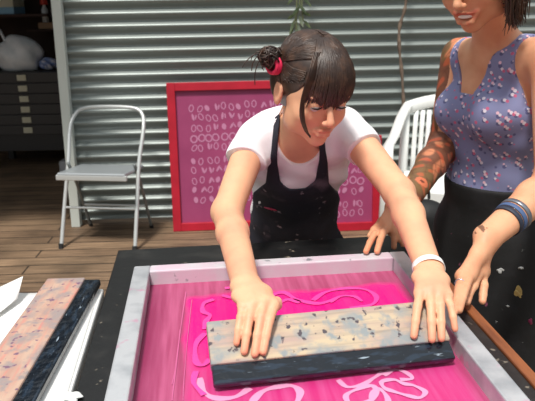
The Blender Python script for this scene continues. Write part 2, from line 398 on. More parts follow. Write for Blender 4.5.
# ================================================================== RED FRAMED SCREEN ON THE WALL
M_red = mat('red_frame_paint', (184, 26, 50), .45, noise=((165, 20, 42), 8, .4, .7))
def screen_mesh_material(name, rgb, rgb2, sc=6):
    return mat(name, rgb, .55, noise=(rgb2, sc, .35, .7))
M_print = mat('pale_stencil', (190, 124, 160), .6)
M_dull = screen_mesh_material('dull_pink_mesh', (160, 66, 110), (144, 54, 98), 4)
def ringmark(mb, cx, cz, rx, rz, ang, wd=.0065, y=.004):
    n = 14; vs = []; fs = []
    for k in range(n):
        t = 2 * PI * k / n
        for q in (1, -1):
            x = math.cos(t) * (rx + q * wd / 2); z = math.sin(t) * (rz + q * wd / 2)
            vs.append((cx + x * math.cos(ang) - z * math.sin(ang), y, cz + x * math.sin(ang) + z * math.cos(ang)))
    for k in range(n): j = (k + 1) % n; fs.append((2 * k, 2 * j, 2 * j + 1, 2 * k + 1))
    mb.add(vs, fs)
def leafmark(mb, cx, cz, l, wd, ang, y=.0035):
    n = 10; vs = []
    for k in range(n):
        t = 2 * PI * k / n; x = math.cos(t) * wd; z = math.sin(t) * l
        vs.append((cx + x * math.cos(ang) - z * math.sin(ang), y, cz + x * math.sin(ang) + z * math.cos(ang)))
    mb.add(vs, [tuple(range(n))])
def red_screen(label, x_, y_, W, H, x0, x1, ztop, rows, lean, seed):
    r = random.Random(seed); rs = thing('red_screen', label, 'print screen', (x_, y_, 0)); rs.rotation_euler = (math.radians(-lean), 0, math.radians(3.2))
    t_ = .05; dth = .03
    for c, sz in (((t_ / 2, 0, H / 2), (t_, dth, H)), ((W - t_ / 2, 0, H / 2), (t_, dth, H)), ((W / 2, 0, t_ / 2), (W - 2 * t_, dth, t_)), ((W / 2, 0, H - t_ / 2), (W - 2 * t_, dth, t_))):
        MB().box(c, sz, bev=.003).build('frame_rail', M_red, rs)
    msh = MB().box((W / 2, .006, H / 2), (W - 2 * t_, .002, H - 2 * t_)).build('screen_mesh', M_dull, rs)
    mb = MB(); x = x0; n = int((x1 - x0) / .047)
    for r_ in range(rows):
        z = ztop - r_ * .060 - (.02 if r_ > 4 else 0)
        for c_ in range(n):
            x = x0 + c_ * .047 + r.uniform(-.007, .007); zz = z + r.uniform(-.007, .007) + .006 * c_ * .3; an = r.uniform(-.6, .6); k = r.random()
            if r_ == 3: ringmark(mb, x, zz, .019, .021, an, .009, .0036)
            elif k < .35: leafmark(mb, x, zz, .022, .0075, an); leafmark(mb, x + .016, zz, .016, .005, -an)
            elif k < .5: leafmark(mb, x, zz, .02, .014, an)
            else: ringmark(mb, x, zz, .013, .020, an)
    mb.build('stencil_marks', M_print, msh)
red_screen('large red-framed pink screen with pale marks on the wall left of the girl', -.585, 3.80, .93, .905, .145, .80, .75, 10, 7, 3)
red_screen('smaller red-framed pink screen on the wall between the girl and the white chair', .235, 3.745, .455, .58, .10, .39, .48, 7, 5, 5)

# ================================================================== BRANCH AND CLIMBER ON THE WALL
M_bark = mat('grey_bark', (128, 112, 98), .8, noise=((96, 80, 68), 30, .4, .65), bump=.4)
path = [atY(406, 196, 3.93), atY(405, 150, 3.93), atY(404, 112, 3.93), atY(402, 75, 3.92), atY(399.5, 50, 3.92), atY(399.5, 28, 3.92), atY(404, 12, 3.92), atY(406, 0, 3.92), atY(408, -40, 3.92), atY(405, -90, 3.93)]
path = [A([path[0][0], path[0][1], .0])] + path
pp = catmull(path, 7); rr_ = [.0095 + .0025 * math.sin(i * .9) for i in range(len(pp))]
tag(MB().tube(pp, rr_, 8).build('dry_branch', M_bark, smooth=True), 'thin dry branch standing upright against the corrugated wall above the white chair', 'branch')
cl = thing('climbing_plant', 'green leafy sprig hanging down the corrugated wall above the girl', 'plant', tuple(atY(297, 0, 3.86)))
o3 = A(cl.location)
M_leaf = mat('leaf_green', (48, 64, 38), .55, noise=((84, 96, 60), 20, .4, .65)); M_stem = mat('stem_green', (104, 110, 78), .6)
mb = MB()
for k, (x0, x1, y1) in enumerate(((300, 291, 36), (297, 296, 33), (302, 303, 22))):
    ptsv = [atY(x0 + 4, -60, 3.87) - o3, atY(x0, 0, 3.86) - o3, atY((x0 + x1) / 2, y1 / 2, 3.85) - o3, atY(x1, y1, 3.85) - o3]
    mb.tube(catmull(ptsv, 6), [.005] * 18 + [.003], 6)
mb.build('stem', M_stem, cl, smooth=True)
def leaf(parent, c, d, L, W, m=M_leaf):
    d = Vector(d).normalized(); s = d.cross(Vector((0, 1, 0.2))).normalized(); n = s.cross(d); c = Vector(c); vs = []; 
    prof_ = [0, .55, .95, 1, .8, .45, 0]; N = len(prof_)
    for i, p in enumerate(prof_):
        t = i / (N - 1); b = c + d * (L * t) - n * (L * .25 * t * t)
        vs += [b - s * (W * p) + n * .1 * W * p, b, b + s * (W * p) + n * .1 * W * p]
    fs = []
    for i in range(N - 1):
        a_ = 3 * i; fs += [(a_, a_ + 1, a_ + 4, a_ + 3), (a_ + 1, a_ + 2, a_ + 5, a_ + 4)]
    return MB().add(vs, fs).build('leaf', m, parent, smooth=True)
for (lx, ly, dx, dz, L) in ((297, 3, .7, -.5, .09), (300, 6, -.8, -.6, .08), (301, 12, .9, -.2, .07), (296, 14, -.9, -.3, .07), (299, 15, .5, -1, .08), (294, 20, -.5, -1, .08), (297, 22, .4, -1, .09), (303, 20, .9, -.6, .07), (292, 28, -.4, -1, .06), (296, 27, .2, -1, .07), (302, -4, .8, -.6, .09), (296, -6, -.8, -.6, .09)):
    leaf(cl, tuple(atY(lx, ly, 3.85) - o3), (dx * .7, -.25, dz), L, .009)

# ================================================================== WHITE PLASTIC ARMCHAIR
wc = thing('plastic_armchair', 'white moulded plastic armchair with slatted back behind the tattooed woman', 'chair', (.945, 3.42, 0), math.radians(-20)); wc.scale = (.97, .97, .93)
# local: faces -Y
MB().box((0, 0, .415), (.45, .43, .02), bev=.008).build('seat', M_white, wc)
def back_pt(x, z):
    t = (z - .42) / .45; return (x, .20 + .10 * t - .10 * (abs(x) / .24) ** 2 * (.5 + .5 * t), z)
mb = MB()
for i in range(11):
    x = -.18 + i * .036
    mb.tube([back_pt(x, z) for z in (.42, .55, .68, .80)], .015, 6, flat=.35, up=(0, 1, 0))
mb.build('back_slats', M_white, wc, smooth=True)
mb = MB(); mb.tube([back_pt(x, .815 + .045 * (1 - (x / .235) ** 2)) for x in np.linspace(-.235, .235, 15)], .038, 8, flat=.35, up=(0, 1, 0)); mb.build('top_rail', M_white, wc, smooth=True)
for s_ in (-1, 1):
    MB().tube(catmull([back_pt(s_ * .225, .835), (s_ * .255, .16, .77), (s_ * .275, .05, .675), (s_ * .28, -.10, .645), (s_ * .27, -.20, .63), (s_ * .262, -.245, .59)], 6), .036, 8, flat=.55).build('arm', M_white, wc, smooth=True)
    MB().tube([(s_ * .262, -.24, .60), (s_ * .262, -.235, .42), (s_ * .275, -.27, 0)], [.03, .034, .024], 8, flat=.8).build('leg', M_white, wc, smooth=True)
    MB().tube([back_pt(s_ * .235, .83), (s_ * .24, .20, .42), (s_ * .265, .30, 0)], [.03, .036, .026], 8, flat=.8).build('leg', M_white, wc, smooth=True)
    MB().box((s_ * .245, 0, .385), (.02, .46, .09), bev=.006).build('seat_side', M_white, wc)
MB().box((0, -.225, .385), (.47, .02, .08), bev=.006).build('seat_front', M_white, wc)

# black backpack on the deck
bpk = thing('backpack', 'black backpack standing on the deck between the plastic chair and the table', 'bag', (.665, 2.62, 0)); bpk.scale = (.8, 1, 1.07)
M_nyl = mat('black_nylon', (16, 16, 18), .65, bump=.2)
f = Field((-.22, -.15, -.01), (.22, .15, .62), .008)
f.seg((0, 0, .13), (0, 0, .43), (.15, .09), (.13, .075), k=.02).seg((0, -.07, .10), (0, -.07, .26), (.11, .05), (.10, .04), k=.03)
f.a = np.maximum(f.a, (-.0 - f.z)[None, None, :]); ob = f.build('body', M_nyl); ob.parent = bpk
MB().tube(catmull([(-.03, .03, .50), (-.02, .03, .545), (.02, .03, .545), (.03, .03, .50)]), .008, 8).build('handle', M_nyl, bpk, smooth=True)

# ================================================================== TABLES
TROT = math.radians(6.0); ct, st = math.cos(TROT), math.sin(TROT)
TO = A([-.384, 1.553, 0])                               # rear left corner of the black board
tb = thing('print_table', 'black-painted printing table under the aluminium screen frame', 'table', tuple(TO), TROT)
TW, TL = .735, 1.05
MB().box((TW / 2, -TL / 2, .735), (TW, TL, .03), bev=.003).build('table_top', M_black, tb)
M_trim = mat('varnished_pine', (150, 88, 50), .5, noise=((112, 62, 36), 6, .4, .65, (8, 1, 1)))
MB().box((TW + .0115, -TL / 2, .737), (.021, TL, .032), bev=.003).build('edge_strip', M_trim, tb)
for sx in (.07, TW - .07):
    for sy in (-.10, -TL + .07): MB().box((sx, sy, .36), (.05, .05, .72)).build('leg', M_dark, tb)
def table_pt(px, py, z):
    p = atZ(px, py, z) - TO; return (p[0] * ct + p[1] * st, -p[0] * st + p[1] * ct, z)

_c = table_pt(106, 288, .75)[1]
wt = thing('side_table', 'white table covered in paper at the left of the printing table', 'table', (TO[0] - .004 - _c * st, TO[1] + _c * ct, 0), TROT)
MB().box((-.425, -.43, .735), (.845, .86, .03), bev=.004).build('table_top', mat('white_laminate', (232, 232, 230), .5), wt)
for sx in (-.8, -.07):
    for sy in (-.05, -.80): MB().tube([(sx, sy, 0), (sx, sy, .72)], .016, 10).build('leg', M_metal, wt)
# paper sheets
def sheet(name, label, corners, z, curl, m=M_paper, lift=.035, n=14, base=None):
    c = [A([*p, 0.0]) for p in corners]; vs = []; fs = []
    for i in range(n + 1):
        for j in range(n + 1):
            u, v = i / n, j / n
            p = (c[0] * (1 - u) + c[1] * u) * (1 - v) + (c[3] * (1 - u) + c[2] * u) * v
            zz = z + .001 + curl(u, v) + .0006 * math.sin(7 * u + 3 * v)
            vs.append((p[0], p[1], zz))
    for i in range(n):
        for j in range(n): a_ = i * (n + 1) + j; fs.append((a_, a_ + n + 1, a_ + n + 2, a_ + 1))
    o = MB().add(vs, fs).build(name, m, smooth=True)
    sm = o.modifiers.new('s', 'SOLIDIFY'); sm.thickness = .0006
    return tag(o, label, 'paper')
P1 = [atZ(46, 290, .75)[:2] + A([.008, 0]), atZ(105, 290, .75)[:2] + A([-.012, 0]), atZ(72, 420, .75)[:2], atZ(-60, 420, .75)[:2]]
P0 = [atZ(4, 293, .752)[:2], atZ(98, 293, .752)[:2], atZ(56, 430, .752)[:2], atZ(-120, 430, .752)[:2]]
sheet('paper_sheet', 'flat white paper sheet under the ink-stained squeegee on the side table', P0, .7505, lambda u, v: 0)
P2 = [atZ(-70, 292, .76)[:2], atZ(24, 284, .775)[:2], atZ(18, 301, .76)[:2], atZ(-110, 390, .76)[:2]]
sheet('paper_sheet', 'white paper sheet with an upturned corner at the left edge of the side table', P2, .753, lambda u, v: .09 * max(0, u - .6) * (1 - .75 * v) + .003)

# ================================================================== ALUMINIUM SCREEN FRAME
# frame local origin: outer rear-left corner; x to the right, y towards the rear
FO = A([-.3015, 1.352, .7505]); FROT = math.radians(5.9); cf, sf = math.cos(FROT), math.sin(FROT)
FW, FL, FT, FH = .622, .86, .036, .038
sc_ = thing('screen_frame', 'aluminium screen printing frame with wet pink ink mesh on the black table', 'print screen', tuple(FO), FROT)
M_alu = mat('aluminium', (196, 198, 202), .4, .35, noise=[((158, 162, 168), 14, .42, .66), ((206, 150, 176), 22, .62, .70)], bump=.1)
M_alup = mat('aluminium_ink_stained', (208, 206, 212), .45, .15, noise=[((214, 192, 206), 16, .4, .62), ((120, 124, 132), 30, .64, .7)])
def railm(x0, x1, y0, y1): return MB().box(((x0 + x1) / 2, (y0 + y1) / 2, FH / 2), (x1 - x0, y1 - y0, FH), bev=.003)
railm(0, FT, -FL, 0).build('side_rail', M_alu, sc_); railm(FW - FT, FW, -FL, 0).build('side_rail', M_alu, sc_)
railm(FT, FW - FT, -FT, 0).build('end_rail', M_alup, sc_); railm(FT, FW - FT, -FL, -FL + FT).build('end_rail', M_alup, sc_)
def fpt(px, py, z=.7565):
    p = atZ(px, py, z) - FO; return A([p[0] * cf + p[1] * sf, -p[0] * sf + p[1] * cf])
def ink_material():
    m = bpy.data.materials.new('pink_ink_mesh'); m.use_nodes = True; nt = m.node_tree; b = nt.nodes['Principled BSDF']
    tc = nt.nodes.new('ShaderNodeTexCoord'); sx = nt.nodes.new('ShaderNodeSeparateXYZ')
    nz_ = nt.nodes.new('ShaderNodeTexNoise'); nz_.inputs['Scale'].default_value = 9; nz_.inputs['Detail'].default_value = 4
    mpn = nt.nodes.new('ShaderNodeMapping'); mpn.inputs['Scale'].default_value = (1, 1, 1); nt.links.new(tc.outputs['Object'], mpn.inputs[0]); nt.links.new(mpn.outputs[0], nz_.inputs['Vector'])
    ad = nt.nodes.new('ShaderNodeVectorMath'); ad.operation = 'MULTIPLY_ADD'; ad.inputs[1].default_value = (.03, .05, 0)
    nt.links.new(nz_.outputs['Color'], ad.inputs[0]); nt.links.new(tc.outputs['Object'], ad.inputs[2]); nt.links.new(ad.outputs[0], sx.inputs[0])
    def mr(sock, a, b_, c=0.0, d=1.0):
        r = nt.nodes.new('ShaderNodeMapRange'); r.inputs[1].default_value = a; r.inputs[2].default_value = b_; r.inputs[3].default_value = c; r.inputs[4].default_value = d; nt.links.new(sock, r.inputs[0]); return r.outputs[0]
    def mth(op, a, b_):
        n = nt.nodes.new('ShaderNodeMath'); n.operation = op
        for i, s in enumerate((a, b_)):
            if isinstance(s, (int, float)): n.inputs[i].default_value = s
            else: nt.links.new(s, n.inputs[i])
        return n.outputs[0]
    X, Y = sx.outputs[0], sx.outputs[1]
    box_ = mth('MULTIPLY', mth('MULTIPLY', mr(X, .125, .14), mr(X, .60, .575)), mth('MULTIPLY', mr(Y, -.072, -.095), mr(Y, -.95, -.9)))
    # thick wet ink pulled behind the squeegee (upper part), thinner towards the near right
    wet = mth('MULTIPLY', box_, mr(Y, -.43, -.28, .25, 1.0))
    st_ = nt.nodes.new('ShaderNodeTexNoise'); st_.inputs['Scale'].default_value = 5; st_.inputs['Detail'].default_value = 6
    mp = nt.nodes.new('ShaderNodeMapping'); mp.inputs['Scale'].default_value = (14, .8, 1); nt.links.new(tc.outputs['Object'], mp.inputs[0]); nt.links.new(mp.outputs[0], st_.inputs['Vector'])
    streak = mr(st_.outputs['Fac'], .38, .64)
    def mix(fac, a, b_):
        n = nt.nodes.new('ShaderNodeMix'); n.data_type = 'RGBA'
        if isinstance(fac, float): n.inputs['Factor'].default_value = fac
        else: nt.links.new(fac, n.inputs['Factor'])
        for k, s in (('A', a), ('B', b_)):
            if isinstance(s, tuple): n.inputs[k].default_value = s
            else: nt.links.new(s, n.inputs[k])
        return n.outputs['Result']
    base = mix(streak, lin((158, 60, 100)), lin((182, 86, 126)))
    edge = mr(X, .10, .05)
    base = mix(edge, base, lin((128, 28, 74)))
    inkc = mix(streak, lin((228, 18, 128)), lin((206, 40, 132)))
    thin = mix(streak, lin((180, 50, 110)), lin((196, 78, 132)))
    col = mix(box_, base, thin); col = mix(wet, col, inkc)
    nt.links.new(col, b.inputs['Base Color'])
    nt.links.new(mr(wet, 0, 1, .45, .22), b.inputs['Roughness'])
    bp = nt.nodes.new('ShaderNodeBump'); bp.inputs['Strength'].default_value = .25; bp.inputs['Distance'].default_value = .003
    nt.links.new(st_.outputs['Fac'], bp.inputs['Height']); nt.links.new(bp.outputs[0], b.inputs['Normal'])
    return m
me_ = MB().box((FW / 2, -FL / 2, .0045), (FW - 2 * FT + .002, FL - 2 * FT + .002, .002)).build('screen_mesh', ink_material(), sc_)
def ribbon(mb, pts, wd, z, closed=False):
    P = catmull([A([*p, 0.0])[:3] for p in pts], 8, closed); N = len(P); vs = []; fs = []
    for i, p in enumerate(P):
        t = (P[(i + 1) % N] - P[i - 1]) if closed else (P[min(i + 1, N - 1)] - P[max(i - 1, 0)]); t = t / (np.linalg.norm(t) + 1e-9)
        n = A([-t[1], t[0], 0]); w_ = wd * (1 + .25 * math.sin(i * .45))
        vs += [(p[0] + n[0] * w_ / 2, p[1] + n[1] * w_ / 2, z), (p[0] - n[0] * w_ / 2, p[1] - n[1] * w_ / 2, z)]
    for i in range(N if closed else N - 1): j = (i + 1) % N; fs.append((2 * i, 2 * j, 2 * j + 1, 2 * i + 1))
    mb.add(vs, fs)
mbA, mbB, mbC = MB(), MB(), MB()
RZ = [.0062]
def rib(mb, px, wd, closed=False):
    RZ[0] += .00012; ribbon(mb, [fpt(*p) for p in px], wd, RZ[0], closed)
# pale outlines in front of the squeegee (near side)
rib(mbB, [(199, 378), (203, 391), (215, 398), (235, 397), (250, 388)], .011)
rib(mbB, [(252, 402), (262, 392), (277, 387), (292, 386), (300, 392), (297, 403)], .011)
rib(mbB, [(338, 380), (347, 387), (362, 385), (374, 378), (383, 372)], .008)
rib(mbB, [(372, 386), (356, 390), (346, 396), (351, 404), (368, 402), (377, 394)], .008, True)
rib(mbB, [(376, 390), (371, 398), (374, 410), (386, 410), (388, 400), (382, 391)], .008, True)
rib(mbB, [(382, 382), (394, 380), (404, 384), (414, 386), (425, 392), (420, 398), (408, 396), (394, 392), (384, 388)], .008, True)
rib(mbB, [(384, 376), (394, 370), (406, 373), (412, 379), (400, 380)], .008)
rib(mbC, [(186, 292), (182, 320), (178, 350), (172, 401)], .0022)  # faint vertical sheen on the mesh, painted as thin pale pink ribbons
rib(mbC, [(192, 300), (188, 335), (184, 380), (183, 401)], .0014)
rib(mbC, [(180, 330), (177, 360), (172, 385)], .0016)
# swirls still glossy with pink behind it
rib(mbA, [(300, 303), (288, 300), (276, 304), (273, 296), (284, 293), (297, 300), (318, 304), (334, 300)], .012)
rib(mbA, [(313, 301), (325, 293), (345, 289), (365, 290), (376, 297), (372, 305), (350, 309)], .010)
rib(mbA, [(330, 303), (340, 297), (354, 297), (362, 302)], .008)
rib(mbA, [(214, 300), (204, 304), (203, 312), (210, 316), (206, 322), (204, 330)], .010)
rib(mbA, [(205, 334), (196, 345), (196, 362), (203, 366), (210, 360)], .010)
rib(mbA, [(196, 372), (194, 384), (204, 396)], .009)
rib(mbA, [(222, 296), (236, 299), (246, 294), (240, 288), (225, 289)], .009)
M_swA = mat('stencil_swirl_pink', (240, 74, 162), .22); M_swB = mat('stencil_outline_pale', (222, 150, 188), .4)
mbC.build('painted_sheen_lines', mat('painted_sheen', (196, 96, 142), .5), me_)
mbA.build('stencil_swirls', M_swA, me_); mbB.build('stencil_outlines', M_swB, me_)

# ================================================================== SQUEEGEES
def plank_material(name, c1, c2, c3, c4, c5):
    m = mat(name, c1, .55, noise=[(c2, 7, .40, .62, (1, 5, 1)), (c5, 30, .50, .70, (.25, 4, 1)), (c3, 13, .50, .64, (1, 1.6, 1)), (c3, 40, .52, .64), (c4, 60, .60, .65)], bump=.2, bscale=30)
    return m
M_wood = plank_material('inked_wood', (188, 170, 142), (170, 146, 136), (134, 140, 142), (70, 62, 70), (150, 136, 122))
M_wood2 = plank_material('pink_stained_wood', (190, 160, 142), (178, 140, 126), (152, 138, 136), (120, 92, 112), (198, 128, 118))
M_blade = mat('inky_rubber', (20, 26, 34), .2, noise=[((34, 46, 60), 26, .5, .62, (1, 4, 4)), ((150, 165, 178), 30, .66, .72, (1, 6, 6))], bump=.5, bscale=45)
WOODW, WOODT, BLW, BLT = .083, .024, .033, .017
def squeegee(name, label, L, wood):
    """local: x along length, y up the face (blade tip at y=0), z = face normal; origin at left end of the blade tip line, top face z=0"""
    t = thing(name, label, 'squeegee')
    MB().box((L / 2, BLW + WOODW / 2, -WOODT / 2), (L, WOODW, WOODT), bev=.003).build('wooden_handle', wood, t)
    MB().box((L / 2, BLW / 2 + .004, -.004 - BLT / 2), (L * .995, BLW + .008, BLT), bev=.004).build('rubber_blade', M_blade, t)
    return t
def frame_from(o, o_pos, xdir, ydir):
    x = unit(xdir); y = A(ydir, float); y = unit(y - x * y.dot(x)); z = np.cross(x, y)
    M = Matrix(((x[0], y[0], z[0], o_pos[0]), (x[1], y[1], z[1], o_pos[1]), (x[2], y[2], z[2], o_pos[2]), (0, 0, 0, 1)))
    o.matrix_world = M; o.location = M.translation; o.rotation_euler = M.to_euler(); return x, y, z
ALPHA = math.radians(29)
qa = atZ(213, 391.5, .7580); qb = atZ(454.5, 364.5, .7580); xd = unit(qb - qa); yaw_n = A([-xd[1], xd[0], 0])
SQL = float(np.linalg.norm(qb - qa))
yd = yaw_n * math.cos(ALPHA) + A([0, 0, 1]) * math.sin(ALPHA)
sq = squeegee('squeegee', 'long ink-stained wooden squeegee with black blade under the girl\'s hands', SQL, M_wood)
nvec = unit(np.cross(xd, yd)); base = qa + nvec * (.004 + BLT * .9) + A([0, 0, .004])
SX, SY, SZ = frame_from(sq, base, xd, yd)
def on_face(px, py, lift=0.0): return hit(px, py, base, SZ) + SZ * lift
sq2 = squeegee('squeegee', 'pinkish wooden squeegee with dark blade lying on white paper', .52, M_wood2)
e0 = atZ(101, 282, .765); e1 = atZ(30, 415, .765); xd2 = unit(e0 - e1)
b2 = e1 + A([0, 0, 0]); b2[2] = .7525 + WOODT + .001
xx = A([xd2[0], xd2[1], 0]); frame_from(sq2, e0 - xx * .52 * 1.0 + A([0, 0, b2[2] - e0[2]]), xx, A([-xx[1], xx[0], 0]))
# plastic scrap on the table edge
sp = lumpy('tape_scrap', tuple(atZ(72, 398, .752)), (.016, .012, .005), M_white, 5, .4); tag(sp, 'crumpled white scrap of tape on the left edge of the black table', 'tape scrap')
sp.location.z = .755

# ================================================================== PEOPLE
def skin_mat(name, c1, c2):
    m = mat(name, c1, .5, noise=[(c2, 14, .40, .68)], spec=.35, sss=.12, bump=.04, bscale=200); return mul_attr(m)
def finger(F, pts, r0, r1, k=.003):
    pts = [A(p) for p in pts]; n = len(pts)
    for i in range(n - 1):
        ra = r0 + (r1 - r0) * i / (n - 1); rb = r0 + (r1 - r0) * (i + 1) / (n - 1)
        F.seg(pts[i], pts[i + 1], ra, rb, k=k if i else .006)
def arch(a, b, lift, n=3, up=A([0, 0, 1.0])):
    """knuckle, two joints, tip: bent finger from a to b"""
    a = A(a); b = A(b); return [a, a + (b - a) * .42 + up * lift, a + (b - a) * .74 + up * lift * .75, b]
def head_frame(yaw, pitch, roll):
    """yaw>0 turns towards +X from facing -Y; rows: right(+X when yaw=0), forward, up"""
    f = A([math.sin(yaw) * math.cos(pitch), -math.cos(yaw) * math.cos(pitch), -math.sin(pitch)])
    r = A([math.cos(yaw), math.sin(yaw), 0]); u = np.cross(f, r); u = u if u[2] > 0 else -u
    r2 = r * math.cos(roll) - u * math.sin(roll); u2 = u * math.cos(roll) + r * math.sin(roll)
    return A([r2, f, u2])
def add_head(F, c, M, s=1.0, smile=0.0, neck=None):
    def P(r, f, u): return c + s * (r * M[0] + f * M[1] + u * M[2])
    E = lambda r, f, u, rad, k=.012, sub=False: F.ell(P(r, f, u), A(rad) * s, M, k=k * s, sub=sub)
    E(0, -.012, .030, (.074, .092, .080), .01)                        # cranium
    E(0, .030, -.010, (.062, .055, .075), .02)                        # face mass
    E(0, .040, -.062, (.044, .040, .038), .022)                       # jaw
    E(0, .064, -.090, (.020, .018, .016), .016)                       # chin
    for q in (-1, 1):
        E(q * .036, .052, -.032, (.024, .026, .024), .018)            # cheeks
        E(q * .045, .020, -.060, (.016, .030, .026), .018)            # jaw angle
        E(q * .030, .089, .003, (.0165, .012, .0125), .010, True)     # sockets
        E(q * .030, .0745, .001, (.0145, .0135, .0125), .003)         # lids
        E(q * .030, .0785, .0185, (.020, .008, .006), .010)           # brow
        F.ell(P(q * .076, -.008, -.010), A([.0075, .017, .029]) * s, M, k=.006 * s)
        F.ell(P(q * .084, -.004, -.008), A([.006, .009, .017]) * s, M, k=.003 * s, sub=True)
    F.seg(P(0, .084, .002), P(0, .103, -.030), .0060 * s, .0080 * s, k=.008 * s)     # nose bridge
    E(0, .1035, -.034, (.0085, .0085, .0078), .006)
    for q in (-1, 1): E(q * .0088, .095, -.037, (.006, .0075, .0058), .005)
    w_ = .0220 + .0055 * smile
    up_ = [P(-w_, .0745, -.060 + .005 * smile), P(-w_ * .5, .0865, -.0585), P(0, .089, -.0585), P(w_ * .5, .0865, -.0585), P(w_, .0745, -.060 + .005 * smile)]
    lo_ = [P(-w_, .074, -.062 + .005 * smile), P(-w_ * .5, .0845, -.068 - .004 * smile), P(0, .0865, -.069 - .006 * smile), P(w_ * .5, .0845, -.069 - .004 * smile), P(w_, .074, -.062 + .005 * smile)]
    for i in range(4): F.seg(up_[i], up_[i + 1], .0045 * s, k=.004 * s); F.seg(lo_[i], lo_[i + 1], .0052 * s, k=.004 * s)
    if smile:
        F.seg(P(-w_ * .75, .094, -.0625), P(w_ * .75, .094, -.0625), (.009 * s, .0062 * s), k=.002 * s, sub=True, side=M[1])
    return P, up_, lo_
def near(V, a, b, r):
    a = A(a); b = A(b); L = b - a; t = np.clip(((V - a) @ L) / max(L @ L, 1e-9), 0, 1); return np.linalg.norm(V - a - t[:, None] * L, axis=1) < r
def sdist(V, a, b):
    a = A(a); b = A(b); L = b - a; t = np.clip(((V - a) @ L) / max(L @ L, 1e-9), 0, 1); return np.linalg.norm(V - a - t[:, None] * L, axis=1), t
def soft(d, r, w_=.002): return np.clip((r - d) / w_ + .5, 0, 1)[:, None]

# ------------------------------------------------------------------ GIRL
girl = thing('person', 'girl in white t-shirt and dark apron leaning over the table pushing the squeegee', 'person', (.075, 1.86, 0))
GB = girl
sR = atY(254, 139, 1.60); eR = atY(227, 212, 1.40); wR = atZ(246, 286, .865)
sL = atY(350, 131, 1.60); eL = atY(399, 193, 1.40); wL = atZ(428.5, 268, .868)
pel = A([.075, 1.86, .66]); waist = A([.075, 1.80, .76]); chest = A([.083, 1.675, .95]); upch = A([.087, 1.62, 1.02]); nk = A([.088, 1.565, 1.075])
HC = atY(311.5, 89, 1.44); HM = head_frame(math.radians(24), math.radians(18), math.radians(3))
h_ = .0024
def girl_trunk(F, g=0.0, legs=False):
    F.seg(pel, waist, (.118, .088), (.104, .078), k=.03, grow=g)
    F.seg(waist, chest, (.104, .078), (.120, .082), k=.03, grow=g)
    F.seg(chest, upch, (.120, .082), (.105, .070), k=.03, grow=g)
    F.seg(sR + A([.035, .01, .0]), sL + A([-.035, .01, .0]), (.052, .046), (.052, .046), k=.045, grow=g, side=(0, 0, 1))
def girl_upper_arms(F, g=0.0, frac=1.0):
    for s_, e_ in ((sR, eR), (sL, eL)):
        F.seg(s_, s_ + (e_ - s_) * frac, .041, .041 - .007 * frac, k=.02, grow=g)
F = Field((-.24, .90, .60), (.42, 2.0, 1.345), h_)
girl_trunk(F); girl_upper_arms(F)
F.seg(nk - A([0, -.01, .03]), HC + HM[1] * -.028 + HM[2] * -.05, .047, .044, k=.03)
for e_, w_ in ((eR, wR), (eL, wL)):
    mid = e_ + (w_ - e_) * .35 + A([0, 0, .004])
    F.seg(e_, mid, .034, .0325, k=.016); F.seg(mid, w_, .0325, (.0255, .0215), k=.015, side=(1, 0, 0))
P, upl, lol = add_head(F, HC, HM, 1.0)
def hand(F, wrist, mcps, tips, lift, rads, thumb=None, wr=(.026, .018), palm_z=None):
    c = sum(mcps) / len(mcps); sd_ = mcps[-1] - mcps[0]
    F.seg(wrist, wrist + (c - wrist) * .45, wr, (np.linalg.norm(sd_) * .52 + .004, .0165), k=.012, side=sd_)
    F.seg(wrist + (c - wrist) * .45, c, (np.linalg.norm(sd_) * .54 + .005, .0165), (np.linalg.norm(sd_) * .5 + .007, .0115), k=.012, side=sd_)
    for m_, t_2, l_, r_ in zip(mcps, tips, lift, rads):
        F.seg(wrist + (m_ - wrist) * .35 + A([0, 0, .004]), m_, r_ * .8, r_ * 1.02, k=.010)
        finger(F, arch(m_, t_2, l_), r_, r_ * .80)
    if thumb is not None: finger(F, thumb, .0100, .0078, k=.006)
# her right hand (left in the photo)
mR = [on_face(243, 313, .020), on_face(253, 309.5, .022), on_face(264, 308, .022), on_face(273.5, 312, .018)]
tR = [on_face(236.5, 345, .0065), on_face(244, 353.5, .0065), on_face(254.5, 356, .0065), on_face(263, 354, .0065)]
hand(F, wR, mR, tR, [.008, .010, .010, .009], [.0074, .0081, .0083, .0081], thumb=[wR + A([.018, -.02, -.008]), on_face(277, 311, .004) + SY * .01, on_face(281, 317, -.012) + SY * .04, on_face(275, 322, -.034) + SY * .045])
mL = [on_face(417, 301, .020), on_face(426, 297, .024), on_face(435.5, 298, .024), on_face(444, 303, .020)]
tL = [on_face(413, 338, .0065), on_face(431, 341.5, .0065), on_face(440.5, 340.5, .0065), on_face(454, 331, .0065)]
hand(F, wL, mL, tL, [.009, .010, .010, .008], [.0082, .0085, .0083, .0074], thumb=[wL + A([-.012, -.02, -.012]), on_face(424, 297, -.006), on_face(423, 300, -.026) + SY * .008, on_face(424, 308, -.038) + SY * .004])
def girl_tint(V):
    T = np.ones((len(V), 3)); 
    for L_ in (upl, lol):
        for i in range(4):
            d, _ = sdist(V, L_[i], L_[i + 1]); k = soft(d, .0050, .002); T = T * (1 - k) + k * A([.80, .45, .47])
    for q in (-1, 1):
        d = np.linalg.norm(V - P(q * .040, .072, -.030), axis=1); k = np.clip(1 - d / .028, 0, 1)[:, None] * .5; T = T * (1 - k) + k * A([1.0, .74, .70])
    d = np.linalg.norm(V - P(0, .108, -.034), axis=1); k = np.clip(1 - d / .018, 0, 1)[:, None] * .5; T = T * (1 - k) + k * A([1.0, .76, .70])
    for t_2 in tR + tL:
        d = np.linalg.norm(V - t_2, axis=1); k = np.clip(1 - d / .018, 0, 1)[:, None] * .55; T = T * (1 - k) + k * A([.95, .55, .58])
    return T
